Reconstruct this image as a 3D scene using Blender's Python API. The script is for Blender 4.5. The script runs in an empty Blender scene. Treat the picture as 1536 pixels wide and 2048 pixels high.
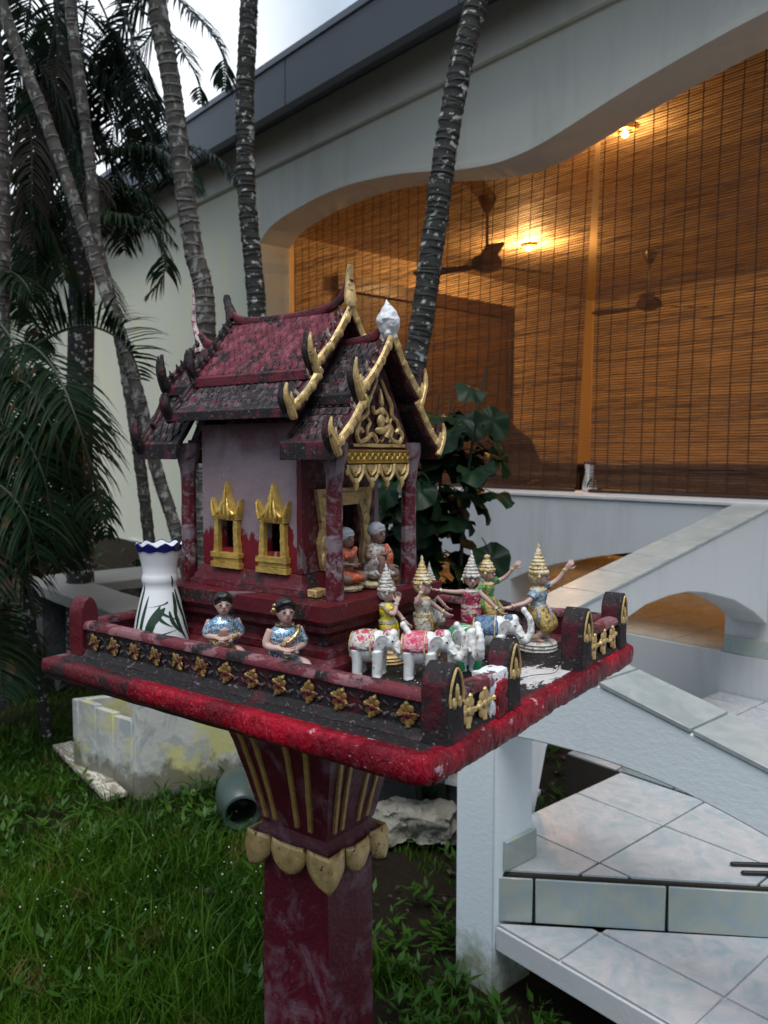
import bpy, bmesh, math, random
import numpy as np
from mathutils import Vector, Matrix, noise
random.seed(7); np.random.seed(7)
R = math.radians
SC = bpy.context.scene
COL = SC.collection

# ------------------------------------------------------------------ camera
cam = bpy.data.cameras.new('camera'); co = bpy.data.objects.new('camera', cam); COL.objects.link(co)
co.location = (0, 0, 1.55); co.rotation_euler = (R(90) - math.atan(114/1600.), 0, 0)
cam.sensor_fit = 'VERTICAL'; cam.sensor_height = 36; cam.sensor_width = 27
cam.lens = 36*1600/2048.; cam.clip_start = .05; cam.clip_end = 3000
cam.dof.use_dof = True; cam.dof.focus_distance = 1.25; cam.dof.aperture_fstop = 8
SC.camera = co
# ------------------------------------------------------------------ world and sun
SUN_EL, SUN_AZ = 66, 186          # degrees; azimuth from +Y towards +X
wd = bpy.data.worlds.new('World'); SC.world = wd; wd.use_nodes = True
nt = wd.node_tree; nt.nodes.clear()
out = nt.nodes.new('ShaderNodeOutputWorld'); bg = nt.nodes.new('ShaderNodeBackground')
sky = nt.nodes.new('ShaderNodeTexSky'); sky.sky_type = 'NISHITA'; sky.sun_disc = False
sky.sun_elevation = R(SUN_EL); sky.sun_rotation = R(SUN_AZ); sky.dust_density = 3; sky.air_density = 1.2
tc = nt.nodes.new('ShaderNodeTexCoord'); cn = nt.nodes.new('ShaderNodeTexNoise')
cn.inputs['Scale'].default_value = 2.2; cn.inputs['Detail'].default_value = 6; cn.inputs['Distortion'].default_value = .4
cr = nt.nodes.new('ShaderNodeValToRGB'); cr.color_ramp.elements[0].position = .18; cr.color_ramp.elements[1].position = .62; cr.color_ramp.elements[0].color = (.6, .6, .6, 1)
mx = nt.nodes.new('ShaderNodeMix'); mx.data_type = 'RGBA'

# overcast sky: three times brighter overhead than at the horizon, with soft darker cloud undersides
sx = nt.nodes.new('ShaderNodeSeparateXYZ'); nt.links.new(tc.outputs['Generated'], sx.inputs[0])
zr = nt.nodes.new('ShaderNodeMapRange'); nt.links.new(sx.outputs['Z'], zr.inputs['Value']); zr.inputs['From Min'].default_value = 0; zr.inputs['From Max'].default_value = 1
zr.inputs['To Min'].default_value = .14; zr.inputs['To Max'].default_value = 1.05
c2 = nt.nodes.new('ShaderNodeTexNoise'); c2.inputs['Scale'].default_value = 5; c2.inputs['Detail'].default_value = 7; nt.links.new(tc.outputs['Generated'], c2.inputs['Vector'])
c2r = nt.nodes.new('ShaderNodeMapRange'); nt.links.new(c2.outputs['Fac'], c2r.inputs['Value']); c2r.inputs['From Min'].default_value = .3; c2r.inputs['From Max'].default_value = .7; c2r.inputs['To Min'].default_value = .78; c2r.inputs['To Max'].default_value = 1.2
mm = nt.nodes.new('ShaderNodeMath'); mm.operation = 'MULTIPLY'; nt.links.new(zr.outputs[0], mm.inputs[0]); nt.links.new(c2r.outputs[0], mm.inputs[1])
cc = nt.nodes.new('ShaderNodeVectorMath'); cc.operation = 'SCALE'; cc.inputs[0].default_value = (4.35, 5.1, 5.95); nt.links.new(mm.outputs[0], cc.inputs['Scale'])
nt.links.new(cc.outputs[0], mx.inputs['B'])
nt.links.new(tc.outputs['Generated'], cn.inputs['Vector']); nt.links.new(cn.outputs['Fac'], cr.inputs['Fac'])
nt.links.new(cr.outputs['Color'], mx.inputs['Factor']); nt.links.new(sky.outputs['Color'], mx.inputs['A'])
# brighter thin spot in the cloud behind the palms
geo = nt.nodes.new('ShaderNodeVectorMath'); geo.operation = 'DOT_PRODUCT'; nt.links.new(tc.outputs['Generated'], geo.inputs[0])
geo.inputs[1].default_value = (math.sin(R(-19))*math.cos(R(23)), math.cos(R(-19))*math.cos(R(23)), math.sin(R(23)))
gr = nt.nodes.new('ShaderNodeMapRange'); gr.interpolation_type = 'SMOOTHSTEP'; gr.inputs['From Min'].default_value = .965; gr.inputs['From Max'].default_value = .998
nt.links.new(geo.outputs['Value'], gr.inputs['Value'])
mg = nt.nodes.new('ShaderNodeMix'); mg.data_type = 'RGBA'; mg.inputs['B'].default_value = (5.6, 5.9, 6.3, 1)
nt.links.new(gr.outputs[0], mg.inputs['Factor']); nt.links.new(mx.outputs['Result'], mg.inputs['A'])
nt.links.new(mg.outputs['Result'], bg.inputs['Color']); nt.links.new(bg.outputs['Background'], out.inputs['Surface'])
bg.inputs['Strength'].default_value = .10
sl = bpy.data.lights.new('sun', 'SUN'); so = bpy.data.objects.new('sun', sl); COL.objects.link(so)
sl.energy = 1.0; sl.angle = R(38); sl.color = (1, .97, .93)
d = Vector((math.sin(R(SUN_AZ))*math.cos(R(SUN_EL)), math.cos(R(SUN_AZ))*math.cos(R(SUN_EL)), math.sin(R(SUN_EL))))
so.rotation_euler = d.to_track_quat('Z', 'Y').to_euler()
SC.view_settings.view_transform = 'Standard'; SC.view_settings.look = 'None'
SC.view_settings.exposure = 1.25; SC.view_settings.gamma = 1; SC.view_settings.use_curve_mapping = False
SC.render.engine = 'CYCLES'; SC.cycles.use_denoising = True
SC.cycles.max_bounces = 7; SC.cycles.transparent_max_bounces = 12; SC.cycles.sample_clamp_indirect = 6

# ------------------------------------------------------------------ materials
class NM:
    """small wrapper that writes node materials"""
    def __init__(s, name):
        s.m = bpy.data.materials.new(name); s.m.use_nodes = True; s.t = s.m.node_tree; s.t.nodes.clear()
        s.o = s.t.nodes.new('ShaderNodeOutputMaterial'); s.b = s.t.nodes.new('ShaderNodeBsdfPrincipled')
        s.t.links.new(s.b.outputs[0], s.o.inputs[0]); s.c = s.t.nodes.new('ShaderNodeTexCoord').outputs['Object']
    def put(s, inp, v):
        if isinstance(v, bpy.types.NodeSocket): s.t.links.new(v, inp)
        elif isinstance(v, (tuple, list)) and len(v) == 3 and inp.type == 'RGBA': inp.default_value = (*v, 1)
        else: inp.default_value = v
    def map(s, sc=(1, 1, 1), rot=(0, 0, 0), src=None):
        n = s.t.nodes.new('ShaderNodeMapping'); s.put(n.inputs['Vector'], src or s.c)
        n.inputs['Scale'].default_value = sc; n.inputs['Rotation'].default_value = rot; return n.outputs[0]
    def noise(s, scale, detail=4, rough=.55, vec=None, dist=0, col=False):
        n = s.t.nodes.new('ShaderNodeTexNoise'); s.put(n.inputs['Vector'], vec or s.c)
        n.inputs['Scale'].default_value = scale; n.inputs['Detail'].default_value = detail
        n.inputs['Roughness'].default_value = rough; n.inputs['Distortion'].default_value = dist
        return n.outputs['Color' if col else 'Fac']
    def vor(s, scale, feat='F1', out='Distance', vec=None):
        n = s.t.nodes.new('ShaderNodeTexVoronoi'); n.feature = feat; s.put(n.inputs['Vector'], vec or s.c)
        n.inputs['Scale'].default_value = scale; return n.outputs[out]
    def ramp(s, f, stops, const=False):
        n = s.t.nodes.new('ShaderNodeValToRGB'); e = n.color_ramp.elements
        if const: n.color_ramp.interpolation = 'CONSTANT'
        while len(e) < len(stops): e.new(.5)
        for k, (p, c) in enumerate(stops):
            e[k].position = p; e[k].color = (*c, 1) if isinstance(c, (tuple, list)) else (c, c, c, 1)
        s.put(n.inputs[0], f); return n.outputs[0]
    def mix(s, f, a, b, mode='MIX'):
        n = s.t.nodes.new('ShaderNodeMix'); n.data_type = 'RGBA'; n.blend_type = mode
        s.put(n.inputs['Factor'], f); s.put(n.inputs['A'], a); s.put(n.inputs['B'], b); return n.outputs['Result']
    def math(s, op, a, b=0.):
        n = s.t.nodes.new('ShaderNodeMath'); n.operation = op; s.put(n.inputs[0], a); s.put(n.inputs[1], b); return n.outputs[0]
    def up(s):
        n = s.t.nodes.new('ShaderNodeNewGeometry'); x = s.t.nodes.new('ShaderNodeSeparateXYZ')
        s.t.links.new(n.outputs['Normal'], x.inputs[0]); return x.outputs['Z']
    def sep(s, k):
        x = s.t.nodes.new('ShaderNodeSeparateXYZ'); s.t.links.new(s.c, x.inputs[0]); return x.outputs[k]
    def bump(s, h, dist, strength=1., prev=None):
        n = s.t.nodes.new('ShaderNodeBump'); s.put(n.inputs['Height'], h)
        n.inputs['Distance'].default_value = dist; n.inputs['Strength'].default_value = strength
        if prev: s.t.links.new(prev, n.inputs['Normal'])
        s.t.links.new(n.outputs[0], s.b.inputs['Normal']); return n.outputs[0]
    def rnd(s):
        return s.t.nodes.new('ShaderNodeObjectInfo').outputs['Random']
    def set(s, col=None, rough=None, metal=None, **k):
        if col is not None: s.put(s.b.inputs['Base Color'], col)
        if rough is not None: s.put(s.b.inputs['Roughness'], rough)
        if metal is not None: s.put(s.b.inputs['Metallic'], metal)
        for a, v in k.items(): s.put(s.b.inputs[a.replace('_', ' ')], v)
        return s

def m_maroon(name, peel=.58, grime=.5, gscale=14, red=(.13, .005, .014), peelc=(.17, .12, .135), top=.0, gl=.36, white=None, soft=.02, world=False):
    """old maroon gloss paint: peeled to grey-pink primer, black mould, dirt on the faces that look up"""
    n = NM(name)
    if world: n.c = n.t.nodes.new('ShaderNodeNewGeometry').outputs['Position']
    base = n.mix(n.noise(30, 5), red, tuple(c*.45 for c in red))
    p = n.ramp(n.noise(11, 8, .7, dist=.6), [(peel, 0), (peel+soft, 1)])
    pc = n.mix(n.noise(60, 4), peelc, tuple(c*.62 for c in peelc))
    col = n.mix(p, base, pc)
    g = n.math('ADD', n.noise(gscale, 8, .68, dist=.3), n.math('MULTIPLY', n.math('MAXIMUM', n.up(), 0.), top))
    gm = n.ramp(g, [(grime, 0), (grime+.07, 1)])
    gc = n.mix(n.ramp(n.noise(160, 3), [(.62, 0), (.7, 1)]), (.011, .008, .009), (.16, .14, .13))
    col = n.mix(gm, col, gc)
    ch = n.ramp(n.noise(210, 4, .7), [(.655, 0), (.69, 1)]); ch = n.math('MULTIPLY', ch, n.ramp(n.noise(17, 3), [(.42, 0), (.62, .8)]))
    col = n.mix(ch, col, (.40, .36, .36))
    pt = n.t.nodes.new('ShaderNodeNewGeometry').outputs['Pointiness']
    ed = n.math('MULTIPLY', n.ramp(pt, [(.56, 0), (.68, 1)]), n.ramp(n.noise(55, 4, .7), [(.48, 0), (.62, .6)]))
    col = n.mix(ed, col, tuple(min(1, c*1.5) for c in peelc))
    if white:   # spilled white filler round the gate: a stain with its own ragged shape
        q = n.t.nodes.new('ShaderNodeVectorMath'); q.operation = 'DISTANCE'; n.put(q.inputs[0], n.map((1, .62, 0))); q.inputs[1].default_value = (white[0], white[1]*.62, 0)
        w_ = n.math('SUBTRACT', n.math('ADD', n.noise(34, 8, .75, n.map((1, .5, 1)), .8), white[3]), n.math('MULTIPLY', q.outputs['Value'], white[2])); wm = n.ramp(w_, [(.5, 0), (.54, 1)])
        col = n.mix(wm, col, n.mix(n.noise(90, 4), (.70, .70, .70), (.42, .38, .36)))
    n.set(col, n.math('ADD', n.math('ADD', n.math('MULTIPLY', n.noise(80, 4), .45), gl-.16), n.math('MULTIPLY', gm, .22)), Specular_IOR_Level=.42)
    b = n.bump(n.noise(120, 7, .7), .0024, .9)
    n.bump(n.math('ADD', p, n.math('MULTIPLY', gm, .5)), -.0008, .7, b)
    return n.m
M = {}
M['maroon'] = m_maroon('maroon_paint', .60, .57)
M['maroon_col'] = m_maroon('column_paint', .49, .63, red=(.13, .005, .016), peelc=(.26, .20, .225), soft=.05)
M['maroon_plinth'] = m_maroon('maroon_plinth', .60, .54, top=-.05, gl=.36)
M['maroon_black'] = m_maroon('maroon_mould', .60, .40, 18, top=.04, red=(.10, .006, .018), gl=.38)
M['maroon_deep'] = m_maroon('maroon_deep', .68, .62, red=(.075, .004, .014), gl=.55)
M['deck'] = m_maroon('deck_paint', .66, .42, 9, top=.13, gl=.34, white=(.345, .055, 6.5, .30))
M['edge_old'] = m_maroon('edge_old', .62, .60, red=(.13, .004, .012))
M['roof_red'] = m_maroon('roof_red', .60, .50, 24, red=(.17, .014, .03), peelc=(.27, .075, .10), gl=.5, world=True)
M['roof_dark'] = m_maroon('roof_dark', .72, .40, 30, red=(.13, .012, .03), gl=.44, world=True)
M['rail_cap'] = m_maroon('rail_cap', .5, .53, 22, red=(.20, .03, .045), peelc=(.30, .13, .15), top=.04, gl=.5)
M['pillar_paint'] = m_maroon('pillar_paint', .50, .64, 9, red=(.12, .006, .020), peelc=(.22, .12, .15), gl=.32, soft=.16)
# wall of the little house: grey-pink primer above, maroon left below
n = NM('house_wall_paint')
z = n.sep(2)
f = n.math('ADD', n.math('MULTIPLY', n.math('SUBTRACT', .235, z), 3.4), n.noise(24, 8, .7, n.map((1, 1, .45))))
msk = n.ramp(f, [(.56, 0), (.58, 1)])
pr = n.mix(n.noise(26, 6, .6), (.31, .245, .27), (.20, .13, .15))
pr = n.mix(n.ramp(n.noise(120, 3), [(.66, 0), (.72, 1)]), pr, (.45, .4, .42))
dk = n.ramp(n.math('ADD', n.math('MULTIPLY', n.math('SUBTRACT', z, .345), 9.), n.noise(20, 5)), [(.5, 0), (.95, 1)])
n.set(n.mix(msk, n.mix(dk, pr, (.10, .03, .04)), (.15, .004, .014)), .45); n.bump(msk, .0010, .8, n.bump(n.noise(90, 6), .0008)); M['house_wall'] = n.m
# fresh crimson brush paint on the edge, lumpy and glossy
n = NM('crimson_gloss')
st = n.noise(70, 6, .65, n.map((1, 1, .45)), .8); big = n.noise(16, 5, .6)
big2 = n.noise(7, 5, .6); c = n.mix(n.ramp(big, [(.35, 0), (.65, 1)]), (.50, .0, .022), (.20, .0, .010)); c = n.mix(n.ramp(big2, [(.52, 0), (.64, .85)]), c, (.12, .0, .008))
c = n.mix(n.ramp(st, [(.60, 0), (.70, .6)]), c, (.45, .06, .12))
c = n.mix(n.ramp(n.noise(34, 7, .7), [(.635, 0), (.66, .9)]), c, (.62, .42, .46)); c = n.mix(n.ramp(n.noise(150, 5, .7), [(.66, 0), (.70, .9)]), c, (.75, .35, .42))  # pale streaks and flecks: white undercoat plus small highlights painted into the colour
om = n.ramp(n.math('ADD', n.math('MULTIPLY', n.math('SUBTRACT', -.160, n.sep(0)), 14.), n.noise(26, 6, .7)), [(.48, 0), (.54, 1)])
c = n.mix(om, c, n.mix(n.ramp(n.noise(14, 8, .68), [(.52, 0), (.6, 1)]), (.13, .004, .012), (.02, .01, .01)))
n.set(c, n.math('ADD', n.ramp(n.noise(40), [(.3, .07), (.7, .24)]), n.math('MULTIPLY', om, .3)), Specular_IOR_Level=.38); n.bump(st, .010, 1., n.bump(n.noise(170, 6, .7), .004)); M['crimson'] = n.m
n = NM('white_filler'); n.set(n.mix(n.ramp(n.noise(60, 5), [(.62, 0), (.66, 1)]), (.72, .73, .75), (.15, .05, .06)), .55); n.bump(n.noise(120, 6), .003); M['filler'] = n.m
def m_gold(name, c=(.62, .40, .10), dirt=.62, met=.55, ro=.38, dc=(.05, .03, .015), sc=70, light=.3):
    n = NM(name); g = n.noise(45, 6, .65)
    col = n.mix(n.ramp(g, [(.35, 0), (.7, 1)]), c, tuple(x*.55 for x in c))
    col = n.mix(n.ramp(n.noise(sc*2, 4), [(.6, 0), (.68, light)]), col, (.8, .74, .55))
    col = n.mix(n.ramp(n.noise(sc, 7, .7), [(dirt, 0), (dirt+.05, 1)]), col, dc)
    n.set(col, ro, met); n.bump(n.noise(150, 5), .0016, .8); return n.m
M['gold'] = m_gold('gold_leaf_paint', (.60, .38, .08), .72, .6, .36)
M['gold_old'] = m_gold('old_gold', (.74, .52, .22), .58, .3, .38, (.10, .05, .03), 75, .5)
M['gold_rosette'] = m_gold('rosette_gold', (.30, .19, .06), .52, .35, .42, (.10, .012, .015), 45, .5)
M['mustard'] = m_gold('mustard_paint', (.50, .32, .10), .74, .12, .42, (.2, .05, .04), 40, .1)
M['gold_bright'] = m_gold('bright_gold', (.82, .56, .14), .72, .5, .33)
def m_plain(name, c, ro=.6, var=.25, sc=20, bump=.0, bsc=60, met=0, **k):
    n = NM(name); n.set(n.mix(n.noise(sc, 5), c, tuple(x*(1-var) for x in c)), ro, met, **k)
    if bump: n.bump(n.noise(bsc, 5), bump)
    return n.m
def m_glitter(name, cols, sc=700, metal=.75, ro=.3):
    """glued glitter: every small cell has its own colour and tilt"""
    n = NM(name); v = n.vor(sc, out='Color'); x = n.t.nodes.new('ShaderNodeSeparateColor'); n.t.links.new(v, x.inputs[0])
    k = len(cols); col = n.ramp(x.outputs[0], [(i/k, c) for i, c in enumerate(cols)], True)
    n.set(col, ro, metal); n.bump(x.outputs[1], .0012, 1.); return n.m
def m_dress(name, c1, c2, c3, s1=.5, s2=.6, sc=90):
    """painted figurine dress with metallic speckle"""
    n = NM(name); g = n.noise(sc, 5, .6); h = n.noise(sc*1.6, 6, .7, dist=.5)
    col = n.mix(n.ramp(g, [(s1-.02, 0), (s1+.02, 1)]), c1, c2); f = n.ramp(h, [(s2, 0), (s2+.03, 1)])
    gr_ = n.ramp(n.noise(150, 5, .7), [(.54, 0), (.62, .85)]); col = n.mix(gr_, n.mix(f, col, c3), (.055, .04, .03))
    n.set(col, .36, n.math('MULTIPLY', f, .55)); n.bump(n.noise(230, 5), .003); return n.m
M['skin'] = m_plain('figurine_skin', (.58, .38, .33), .5, .3, 80, .0006, 250)
M['skin_dark'] = m_plain('old_figurine_skin', (.26, .15, .12), .5, .3, 80, .0006, 250)
M['hair'] = m_plain('black_hair', (.012, .012, .013), .45, .2, 80, .0008, 300)
M['silver_crown'] = m_dress('silver_crown', (.62, .60, .55), (.42, .40, .36), (.25, .2, .16), .55, .62)
M['gold_crown'] = m_dress('gold_crown', (.62, .46, .2), (.7, .62, .45), (.3, .18, .06), .5, .62)
M['d_yellow'] = m_dress('yellow_dress', (.55, .48, .42), (.72, .6, .02), (.5, .5, .48), .46, .64)
M['d_white'] = m_dress('white_gold_dress', (.66, .62, .55), (.5, .38, .16), (.2, .12, .05), .56, .62)
M['d_pink'] = m_dress('pink_dress', (.40, .03, .09), (.50, .36, .33), (.2, .1, .1), .52, .62)
M['d_green'] = m_dress('green_blouse', (.05, .28, .07), (.42, .34, .12), (.6, .5, .25), .5, .6)
M['d_blue'] = m_dress('blue_blouse', (.13, .25, .38), (.5, .52, .5), (.5, .36, .12), .5, .6)
M['d_gold'] = m_dress('gold_trousers', (.48, .33, .09), (.30, .19, .06), (.7, .6, .35), .55, .62, 120)
M['d_steel'] = m_dress('steel_blue_sash', (.3, .35, .45), (.5, .5, .52), (.5, .38, .12), .5, .6)
M['d_orange'] = m_dress('orange_cloth', (.62, .12, .05), (.66, .3, .22), (.7, .5, .4), .56, .66)
M['d_cream'] = m_dress('cream_cloth', (.62, .6, .56), (.48, .45, .38), (.2, .17, .12), .55, .64)
M['grey_hair'] = m_plain('grey_hair', (.56, .57, .62), .5, .35, 90, .0015, 300)
M['glit_blue'] = m_glitter('blue_glitter', [(.1, .25, .5), (.65, .75, .85), (.25, .45, .65), (.05, .1, .16), (.8, .85, .9), (.2, .5, .7), (.35, .4, .45)])
M['glit_gold'] = m_glitter('gold_glitter', [(.6, .35, .08), (.06, .03, .01), (.85, .65, .3), (.3, .16, .03), (.7, .6, .5)])
M['eleph'] = None
n = NM('white_elephant_paint'); n.set(n.mix(n.ramp(n.noise(90, 6, .7), [(.57, 0), (.66, 1)]), (.74, .74, .73), (.28, .19, .13)), .42); n.bump(n.noise(180, 5), .0008); M['eleph'] = n.m
M['e_red'] = m_dress('red_saddle_cloth', (.62, .6, .58), (.6, .07, .1), (.5, .36, .16), .52, .62)
M['e_pink'] = m_dress('pink_saddle_cloth', (.7, .3, .36), (.65, .05, .12), (.7, .68, .66), .5, .58)
M['e_green'] = m_dress('green_saddle_cloth', (.03, .26, .13), (.06, .4, .25), (.65, .6, .4), .5, .62)
M['e_blue'] = m_dress('blue_saddle_cloth', (.05, .12, .24), (.12, .22, .34), (.5, .4, .15), .5, .6)
M['red_cloth'] = m_plain('dark_red_ribbon', (.25, .01, .03), .5)
M['green_cloth'] = m_plain('green_ribbon', (.02, .30, .10), .35)
M['black'] = m_plain('black_rubber', (.008, .008, .008), .5)
M['dark'] = m_plain('dark_void', (.01, .008, .008), .9)
M['porcelain'] = m_plain('white_porcelain', (.78, .80, .82), .12, .05, 10)
M['cobalt'] = m_plain('cobalt_glaze', (.01, .015, .14), .15, .3, 60)
M['leafpaint'] = m_plain('green_leaf_glaze', (.035, .075, .04), .2, .6, 70)
# building
n = NM('white_wall_paint'); c = n.mix(n.noise(.9, 4), (.60, .62, .63), (.52, .54, .56))
c = n.mix(n.ramp(n.noise(3.4, 8, .75, n.map((1, 1, .16))), [(.52, 0), (.80, .55)]), c, (.33, .34, .31))
n.set(c, .62); n.bump(n.noise(120, 4), .002, .35, n.bump(n.noise(14, 4), .004, .3)); M['wall'] = n.m
n = NM('weathered_upper_wall'); c = n.mix(n.noise(.9, 4), (.78, .77, .69), (.68, .67, .60))
c = n.mix(n.ramp(n.noise(3, 7, .7, n.map((1, 1, .18))), [(.50, 0), (.80, .55)]), c, (.44, .44, .39)); n.set(c, .7); n.bump(n.noise(14, 4), .004, .3); M['wall_up'] = n.m
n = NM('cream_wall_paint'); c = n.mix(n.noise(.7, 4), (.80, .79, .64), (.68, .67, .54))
c = n.mix(n.ramp(n.noise(1.5, 5, .5, n.map((1.3, 1, .6), (0, .5, 0)), 1.2), [(.50, 0), (.70, .5)]), c, (.85, .80, .48))  # yellowish patches: dappled light painted into the wall colour
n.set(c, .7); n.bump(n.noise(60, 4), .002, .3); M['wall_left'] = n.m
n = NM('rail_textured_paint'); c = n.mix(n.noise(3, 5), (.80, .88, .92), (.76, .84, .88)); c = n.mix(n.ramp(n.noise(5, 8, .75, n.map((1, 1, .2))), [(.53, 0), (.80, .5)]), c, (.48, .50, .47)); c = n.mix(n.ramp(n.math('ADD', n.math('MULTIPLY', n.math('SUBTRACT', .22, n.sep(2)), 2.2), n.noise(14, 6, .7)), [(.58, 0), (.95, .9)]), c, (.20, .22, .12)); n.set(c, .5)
n.bump(n.noise(60, 5, .6, n.map((1, 1, 1.6))), .004, .25); M['rail_paint'] = n.m
M['fascia'] = m_plain('grey_fascia', (.16, .18, .21), .5, .25, 2)
M['fascia_cap'] = m_plain('grey_flashing', (.24, .27, .31), .35, .2, 3)
def m_tile(name, c1, c2, c3, ro=.22):
    n = NM(name); r = n.rnd(); v = n.t.nodes.new('ShaderNodeVectorMath'); v.operation = 'ADD'; n.t.links.new(n.c, v.inputs[0]); n.put(v.inputs[1], r)
    a = n.noise(9, 7, .65, v.outputs[0], 2.0); b = n.noise(4.5, 6, .6, v.outputs[0], 1.2)
    c = n.mix(n.ramp(a, [(.4, 0), (.62, 1)]), c1, c2); c = n.mix(n.ramp(b, [(.5, 0), (.7, .8)]), c, c3)
    c = n.mix(n.ramp(n.noise(150, 4, .7, v.outputs[0]), [(.66, 0), (.74, .55)]), c, (.22, .21, .19)); c = n.mix(n.ramp(n.noise(3.1, 7, .7), [(.56, 0), (.74, .45)]), c, (.27, .26, .22))
    n.set(c, n.ramp(a, [(.3, ro), (.7, ro+.12)])); n.bump(n.noise(60, 3), .0006, .4); return n.m
M['tile'] = m_tile('marbled_floor_tile', (.49, .48, .49), (.34, .40, .43), (.60, .56, .57))
M['tile_riser'] = m_tile('marbled_riser_tile', (.36, .40, .35), (.30, .38, .42), (.46, .48, .40), .2)
M['tile_cap'] = m_tile('cap_tile', (.30, .35, .35), (.38, .41, .41), (.25, .29, .30), .3)
M['tile_house'] = m_tile('veranda_tile', (.40, .38, .33), (.46, .43, .38), (.34, .33, .3), .12)
M['grout'] = m_plain('dark_grout', (.035, .028, .022), .9, .4, 30)
M['concrete'] = m_plain('grey_concrete', (.26, .27, .26), .85, .5, 7, .003, 40)
n = NM('stone_slab'); c = n.mix(n.noise(6, 7, .65, n.map((1, .3, 1)), 1.), (.17, .17, .155), (.26, .25, .235)); n.set(c, .7); n.bump(n.noise(50, 5), .002); M['slab'] = n.m
n = NM('marble_with_yellow_patches')
v = n.ramp(n.noise(5, 8, .62, dist=2.), [(.44, 0), (.52, 1)])
c = n.mix(v, (.50, .50, .46), (.36, .38, .37)); patch_m = n.ramp(n.noise(4.4, 6, .62), [(.50, 0), (.60, .9)])  # irregular yellow patches over the marble veining
c = n.mix(patch_m, c, (.52, .50, .20)); c = n.mix(n.ramp(n.math('ADD', n.math('MULTIPLY', n.math('SUBTRACT', .16, n.sep(2)), 2.6), n.noise(11, 6, .7)), [(.56, 0), (.72, .85)]), c, (.12, .115, .075))
n.set(c, .45); n.bump(n.noise(40, 5), .002); M['marble'] = n.m
n = NM('crazed_marble'); c = n.mix(n.ramp(n.noise(24, 6, .6, n.map((.4, 1.4, 1)), 1.5), [(.44, 0), (.5, 1)]), (.6, .58, .5), (.25, .23, .17)); n.set(c, .4); M['crazed'] = n.m
n = NM('rough_rock'); c = n.mix(n.noise(14, 8, .7), (.42, .40, .32), (.14, .14, .13)); n.set(c, .85); n.bump(n.noise(30, 7, .7), .02); M['rock'] = n.m
n = NM('dark_rock'); c = n.mix(n.noise(14, 8, .7), (.10, .10, .10), (.03, .03, .032)); n.set(c, .8); n.bump(n.noise(30, 7, .7), .02); M['rock_dark'] = n.m
M['celadon'] = m_plain('grey_green_glaze', (.05, .08, .07), .35, .4, 12, .001, 40)
M['clay'] = m_plain('dark_clay_pot', (.06, .035, .022), .6, .5, 14, .002, 40)
M['wood_log'] = m_plain('cut_wood', (.12, .07, .035), .8, .5, 18, .004, 30)
# soil and grass
n = NM('soil_ground'); c = n.mix(n.noise(5, 8, .7), (.012, .009, .006), (.035, .026, .017)); c = n.mix(n.ramp(n.noise(60, 5, .7), [(.62, 0), (.7, .8)]), c, (.08, .065, .045))
n.set(c, .95, Specular_IOR_Level=.1); n.bump(n.noise(40, 8, .7), .03); M['soil'] = n.m
def m_leaf(name, c1, c2, ro=.45, tr=.25, sc=3, alt=None, spec=.18):
    n = NM(name); c = n.mix(n.ramp(n.noise(sc, 3), [(.35, 0), (.65, 1)]), c1, c2)
    if alt: c = n.mix(n.ramp(n.noise(sc*5, 3), [(.6, 0), (.68, 1)]), c, alt)
    n.set(c, ro, Specular_IOR_Level=spec); tb = n.t.nodes.new('ShaderNodeBsdfTranslucent'); n.put(tb.inputs[0], c); ms = n.t.nodes.new('ShaderNodeMixShader')
    ms.inputs[0].default_value = tr; n.t.links.new(n.b.outputs[0], ms.inputs[1]); n.t.links.new(tb.outputs[0], ms.inputs[2]); n.t.links.new(ms.outputs[0], n.o.inputs[0]); return n.m
M['grass'] = m_leaf('grass_blades', (.014, .052, .004), (.055, .125, .008), .5, .3, 1.3, (.12, .12, .03))
M['weed'] = m_leaf('broad_weeds', (.016, .058, .006), (.045, .11, .012), .4, .25, 2)
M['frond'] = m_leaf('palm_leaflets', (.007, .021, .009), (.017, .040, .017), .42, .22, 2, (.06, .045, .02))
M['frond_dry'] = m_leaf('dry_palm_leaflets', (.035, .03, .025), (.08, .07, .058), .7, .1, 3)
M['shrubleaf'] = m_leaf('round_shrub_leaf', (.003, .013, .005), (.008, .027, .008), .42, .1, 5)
M['stem'] = m_plain('leaf_stem', (.02, .03, .012), .6)
M['petal'] = m_plain('tiny_white_flowers', (.75, .75, .62), .6, .1)
n = NM('palm_bark'); z = n.sep(2)
c = n.mix(n.ramp(n.noise(16, 7, .65), [(.3, 0), (.7, 1)]), (.03, .027, .024), (.11, .10, .088))
c = n.mix(n.ramp(n.noise(26, 6, .6, n.map((1, 1, .6))), [(.55, 0), (.60, 1)]), c, (.27, .27, .25))
c = n.mix(n.ramp(n.noise(2.3, 4, .5), [(.5, 0), (.7, .8)]), c, (.02, .02, .017))
n.set(c, .85); n.bump(n.noise(90, 6, .7), .004); M['bark'] = n.m
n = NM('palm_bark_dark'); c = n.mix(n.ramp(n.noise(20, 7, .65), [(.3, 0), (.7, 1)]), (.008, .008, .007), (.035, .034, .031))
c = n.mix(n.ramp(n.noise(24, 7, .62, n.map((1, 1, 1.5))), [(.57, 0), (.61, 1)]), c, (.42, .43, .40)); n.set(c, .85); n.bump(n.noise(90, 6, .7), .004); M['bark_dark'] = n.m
M['bark_ring'] = m_plain('ring_scar', (.22, .21, .19), .85, .5, 30)
M['ring_dark'] = m_plain('dark_ring_scar', (.10, .10, .09), .85, .6, 40)
M['crownshaft'] = m_plain('green_crownshaft', (.03, .06, .045), .5, .4, 4)
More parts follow.
